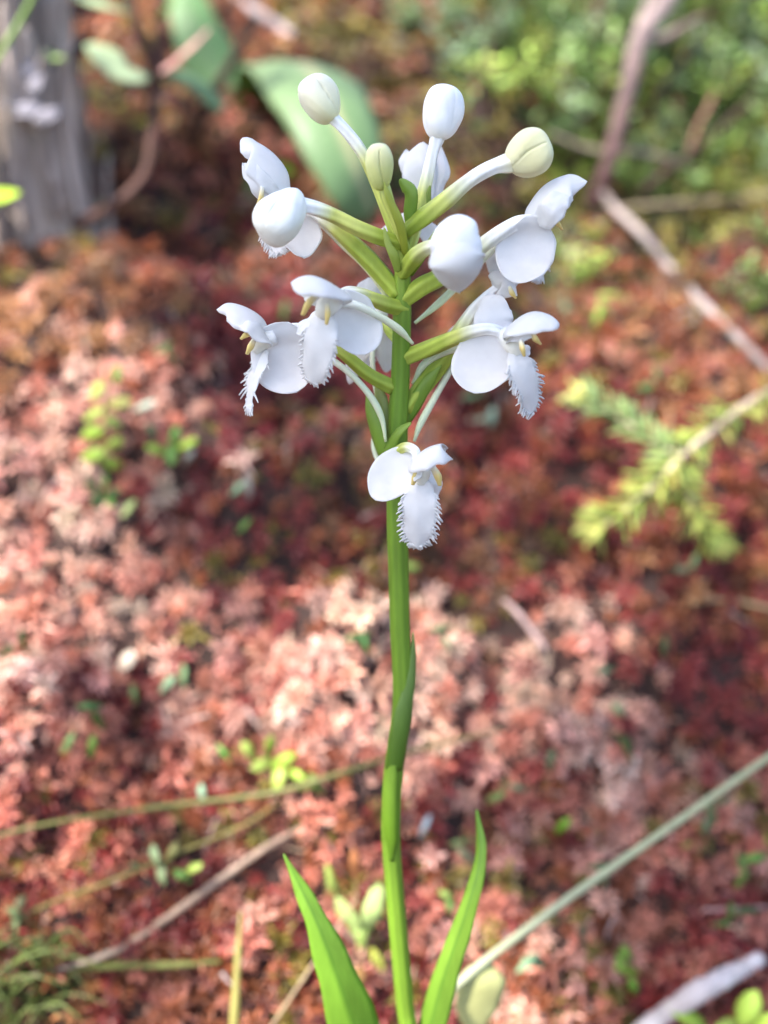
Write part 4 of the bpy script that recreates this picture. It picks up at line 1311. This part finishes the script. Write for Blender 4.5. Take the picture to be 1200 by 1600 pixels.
leaf_cluster('seedling', 'yellow-green seedling with rounded leaves beside the olive grass stem', 'seedling', 430, 1195,
             [(-40, -22, 32, 26, 130, LIM2), (-8, -28, 34, 24, 80, LIME), (-20, 0, 36, 28, 200, LIM2), (14, -6, 40, 28, 30, LIME), (4, 20, 40, 32, 260, LIM2), (34, 16, 26, 20, 330, LIME)], [(0, 30, 0), (-5, 10, .006), (0, -10, .008)])
leaf_cluster('seedling', 'pale yellow-green seedling on rusty moss above the dry straw', 'seedling', 258, 1360,
             [(-16, -20, 40, 22, 100, PGRN), (12, -26, 36, 22, 70, (0.5, 0.46, 0.16)), (-6, 4, 36, 22, 280, PGRN), (26, 8, 34, 20, 330, MIDG), (-40, -6, 26, 16, 160, TEAL), (44, -4, 30, 20, 20, LIM2)], [(0, 24, 0), (0, 0, .006), (4, -30, .008)])
leaf_cluster('seedling', 'pale green pointed seedling between the two orchid leaves', 'seedling', 565, 1450,
             [(-20, -14, 72, 46, 120, (0.46, 0.60, 0.20)), (18, -30, 74, 42, 75, (0.48, 0.62, 0.22)), (-44, -70, 56, 24, 110, (0.46, 0.56, 0.12)), (0, 10, 44, 30, 270, (0.40, 0.54, 0.14)), (-10, -100, 46, 22, 95, (0.55, 0.22, 0.09)), (24, 50, 40, 24, 300, (0.45, 0.48, 0.08)), (-6, 80, 40, 28, 250, (0.50, 0.28, 0.10))], [(0, 60, 0), (-4, 0, .006), (-10, -80, .008)])
leaf_cluster('seedling', 'round lime green seedling leaves in front of the whitish stick', 'seedling', 1140, 1590,
             [(-65, -2, 66, 34, 150, LIME), (28, -14, 58, 50, 60, (0.44, 0.62, 0.10)), (60, 10, 52, 40, 20, LIME), (-10, 22, 50, 36, 230, LIM2)])
lf = empty('fallen_leaf', hit(745, 1585))
bleaf(lf, [(742, 1620, .232), (748, 1570, .230), (758, 1530, .229), (760, 1498, .232)], [30, 74, 72, 30], (.2, .3, 1), (0.52, 0.52, 0.22), tip=.25, base=.2)
tag(lf, 'pale yellow-green rounded leaf at the foot of the pale grass stem', 'leaf')
lf = empty('fallen_petal', hit(196, 1034))
qd = on(196, 1034, .006)
bleaf(lf, [(184, 1046, qd), (198, 1032, qd - .002), (208, 1016, qd)], [14, 24, 16], (0, .4, 1), (0.55, 0.46, 0.36), tip=.3, base=.3, name='petal')
tag(lf, 'small cream-coloured petal fallen on pink moss', 'petal')

LAND = [(200, 700, 'the round-leaved lime seedling'), (385, 560, 'the side-on orchid flower'), (430, 1190, 'the yellow-green seedling'), (300, 1400, 'the dry pink straw'),
        (60, 1500, 'the dark grass tuft'), (196, 1034, 'the fallen cream petal'), (640, 900, 'the bare orchid stem'), (720, 1300, 'the narrow orchid leaf'), (1000, 1330, 'the thick pale grass stem'),
        (1100, 1550, 'the bleached stick'), (815, 970, 'the short pinkish twig'), (1040, 740, 'the spruce twig'), (1090, 460, 'the pale fork of the dead branch'), (960, 200, 'the dead purplish branch'),
        (890, 100, 'the dark standing twig'), (1140, 310, 'the yellow-green moss'), (690, 170, 'the white round bud'), (830, 240, 'the yellowish bud'), (760, 600, 'the flower turned sideways beside the stem'),
        (500, 60, 'the arched strap leaf'), (100, 400, 'the grey stump foot'), (1110, 170, 'the slender reddish twig'), (745, 1560, 'the pale rounded leaf'), (560, 1450, 'the pointed pale seedling'), (1060, 40, 'the branch fork')]


def near(px, py):
    return min(LAND, key=lambda l: (l[0] - px) ** 2 + (l[1] - py) ** 2)[2]


def hue_word(c):
    return 'grey-green' if c[0] > .28 and c[2] > .25 else 'blue-green' if c[2] > .12 else 'dark green' if c[1] < .2 else 'bright green'


# cranberry sprigs: trailing stems with a few leathery leaves
SPR = [
    # px, py, colour, leaf count, spread angle
    (225, 632, (0.45, 0.52, 0.46), 1, 40), (375, 768, (0.38, 0.46, 0.34), 2, 40), (325, 440, (0.34, 0.48, 0.42), 1, 85), (570, 1010, DKG, 2, 110),
    (640, 880, MIDG, 1, 10), (700, 1000, TEAL, 2, 120), (745, 660, (0.32, 0.42, 0.30), 2, 30), (790, 520, TEAL, 2, 70), (735, 620, TEAL, 2, 20),
    (620, 1028, DKG, 2, 60), (770, 1245, TEAL, 3, 20), (735, 1335, TEAL, 2, 140), (882, 1285, (0.22, 0.40, 0.05), 1, 50), (980, 1170, DKG, 2, 110), (965, 1110, TEAL, 1, 150),
    (945, 1048, TEAL, 1, 10), (1100, 1290, TEAL, 3, 60), (1150, 1370, MIDG, 3, 40), (940, 1375, TEAL, 2, 100), (905, 1470, TEAL, 1, 110), (965, 1510, MIDG, 2, 60),
    (990, 1540, (0.22, 0.40, 0.06), 3, 120), (1125, 1440, DKG, 3, 20), (840, 1505, (0.24, 0.30, 0.16), 2, 170), (150, 1120, DKG, 2, 120), (110, 1155, TEAL, 1, 40), (145, 1170, MIDG, 1, 100),
    (350, 1185, MIDG, 1, 130), (315, 1245, (0.34, 0.50, 0.32), 1, 75), (265, 1070, (0.30, 0.42, 0.26), 2, 40), (215, 1085, DKG, 1, 100), (20, 1450, TEAL, 3, 80), (15, 1015, DKG, 2, 30), (385, 820, DKG, 1, 60),
    (860, 1190, TEAL, 1, 70), (1040, 1010, DKG, 1, 90), (1060, 890, TEAL, 2, 20), (700, 1420, MIDG, 2, 100), (660, 1290, (0.34, 0.42, 0.36), 1, 60), (480, 1230, MIDG, 2, 30),
    (700, 545, DKG, 1, 70), (930, 500, (0.26, 0.42, 0.08), 3, 60), (1010, 600, DKG, 2, 30), (880, 480, TEAL, 3, 110), (440, 480, DKG, 1, 60), (150, 370, TEAL, 2, 60), (270, 560, DKG, 2, 120),
]
rr = random.Random(21)
for px, py, col, nlf, ang in SPR:
    lv = []
    for k in range(nlf):
        a = ang + rr.uniform(-25, 25) + k * 70
        lv.append((rr.uniform(-6, 6) + 22 * k * math.cos(R(ang)), rr.uniform(-6, 6) - 22 * k * math.sin(R(ang)), rr.uniform(26, 42), rr.uniform(13, 20), a, tuple(x * rr.uniform(.8, 1.25) for x in col)))
    leaf_cluster('cranberry_sprig', '%s %s by %s' % (hue_word(col), ('one-leaved sprig', 'two-leaved sprig', 'three-leaved sprig')[nlf - 1], near(px, py)), 'sprig', px, py, lv,
                 [(-18 * math.cos(R(ang)), 18 * math.sin(R(ang)), -.002), (0, 0, .003), (26 * nlf * math.cos(R(ang)) * .6, -26 * nlf * math.sin(R(ang)) * .6, .004)], (0.25, 0.10, 0.06), 'trailing sprigs in the moss')

# ------------------------------------------------------------------ low green shrublets, upper right
def shrublet(seed, cols, ln):
    rr = random.Random(seed)
    st, fo = MB(), MB()
    for s_ in range(5):
        a = rr.uniform(0, 6.28); le = rr.uniform(.2, .65)
        tip_ = Vector((math.cos(a) * le, math.sin(a) * le, rr.uniform(.65, 1.1)))
        pts = [Vector((0, 0, -.05)), Vector((tip_.x * .3, tip_.y * .3, .4)), tip_]
        sp = st.tube(pts, [.018, .014, .008], (0.22, 0.11, 0.07), n=8, sides=5)
        for k in range(15):
            t = .25 + .75 * k / 14
            i = min(int(t * 7), 6)
            p = sp[i].lerp(sp[i + 1], t * 7 - i)
            aa = k * 2.4 + rr.uniform(-.4, .4)
            d = Vector((math.cos(aa), math.sin(aa), rr.uniform(.1, .9))).normalized()
            L_ = ln * rr.uniform(.7, 1.2)
            c = cols[rr.randrange(len(cols))]
            g = rr.uniform(.55, 1.7)
            nrm = Vector((0, 0, 1)) + Vector((rr.uniform(-.5, .5), rr.uniform(-.9, .1), 0))
            fo.petal([p, p + d * L_ * .5 + Vector((0, 0, .02)), p + d * L_], [L_ * .3, L_ * .42, L_ * .36], (nrm.dot(RT), nrm.dot(UP), -nrm.dot(FWD)), n=4, m=2, col=tuple(x * g for x in c), tip=.3, base=.1, fold=.15)
    a = st.mesh('stem'); a.materials.append(M_TWIG)
    b_ = fo.mesh('foliage'); b_.materials.append(M_SMALL)
    return a, b_


KINDS = [
    (shrublet(1, [(0.10, 0.19, 0.04), (0.15, 0.25, 0.05), (0.22, 0.30, 0.12)], .24), 'low bog shrublet with small oval mid-green leaves'),
    (shrublet(2, [(0.17, 0.25, 0.11), (0.26, 0.34, 0.20), (0.11, 0.19, 0.06)], .26), 'low bog shrublet with small oval blue-green leaves'),
    (shrublet(3, [(0.24, 0.36, 0.06), (0.32, 0.40, 0.09), (0.16, 0.26, 0.05)], .22), 'low bog shrublet with small yellow-green leaves'),
]
rr = random.Random(77)
grid_pts = []
yy = -120
while yy < 330:
    xx = 640
    while xx < 1330:
        lim = 640 + max(0, yy - 40) * 0.85
        if xx + rr.uniform(-30, 30) > lim:
            grid_pts.append((xx + rr.uniform(-28, 28), yy + rr.uniform(-18, 18)))
        xx += 50
    yy += 37
grid_pts += [(1130, 480), (1165, 500), (1190, 470), (1060, 380), (1190, 390), (870, 420), (905, 455), (930, 395)]
grid_pts += [(470, -30), (540, -20), (600, 10), (590, -60)]
for px, py in grid_pts:
    q = hit(px, py)
    k = rr.choice([0, 0, 1, 1, 2]) if py < 250 else rr.choice([0, 1, 2, 2])
    (sm, fm), lab = KINDS[k]
    e = bpy.data.objects.new('bog_shrublet', None)
    e.empty_display_size = .01
    COL.objects.link(e)
    e.location = q
    s_ = rr.uniform(.020, .036) * (1.0 if py < 200 else .7) * (0.8 if py > 370 else 1)
    e.scale = (s_, s_, s_)
    e.rotation_euler = (rr.uniform(-.1, .25), rr.uniform(-.2, .2), rr.uniform(0, 6.28))
    for nm, me in (('stem', sm), ('foliage', fm)):
        o = bpy.data.objects.new(nm, me)
        COL.objects.link(o)
        o.parent = e
    tag(e, lab + ' by ' + near(px, py), 'shrub', 'low shrublets on the hummock top')
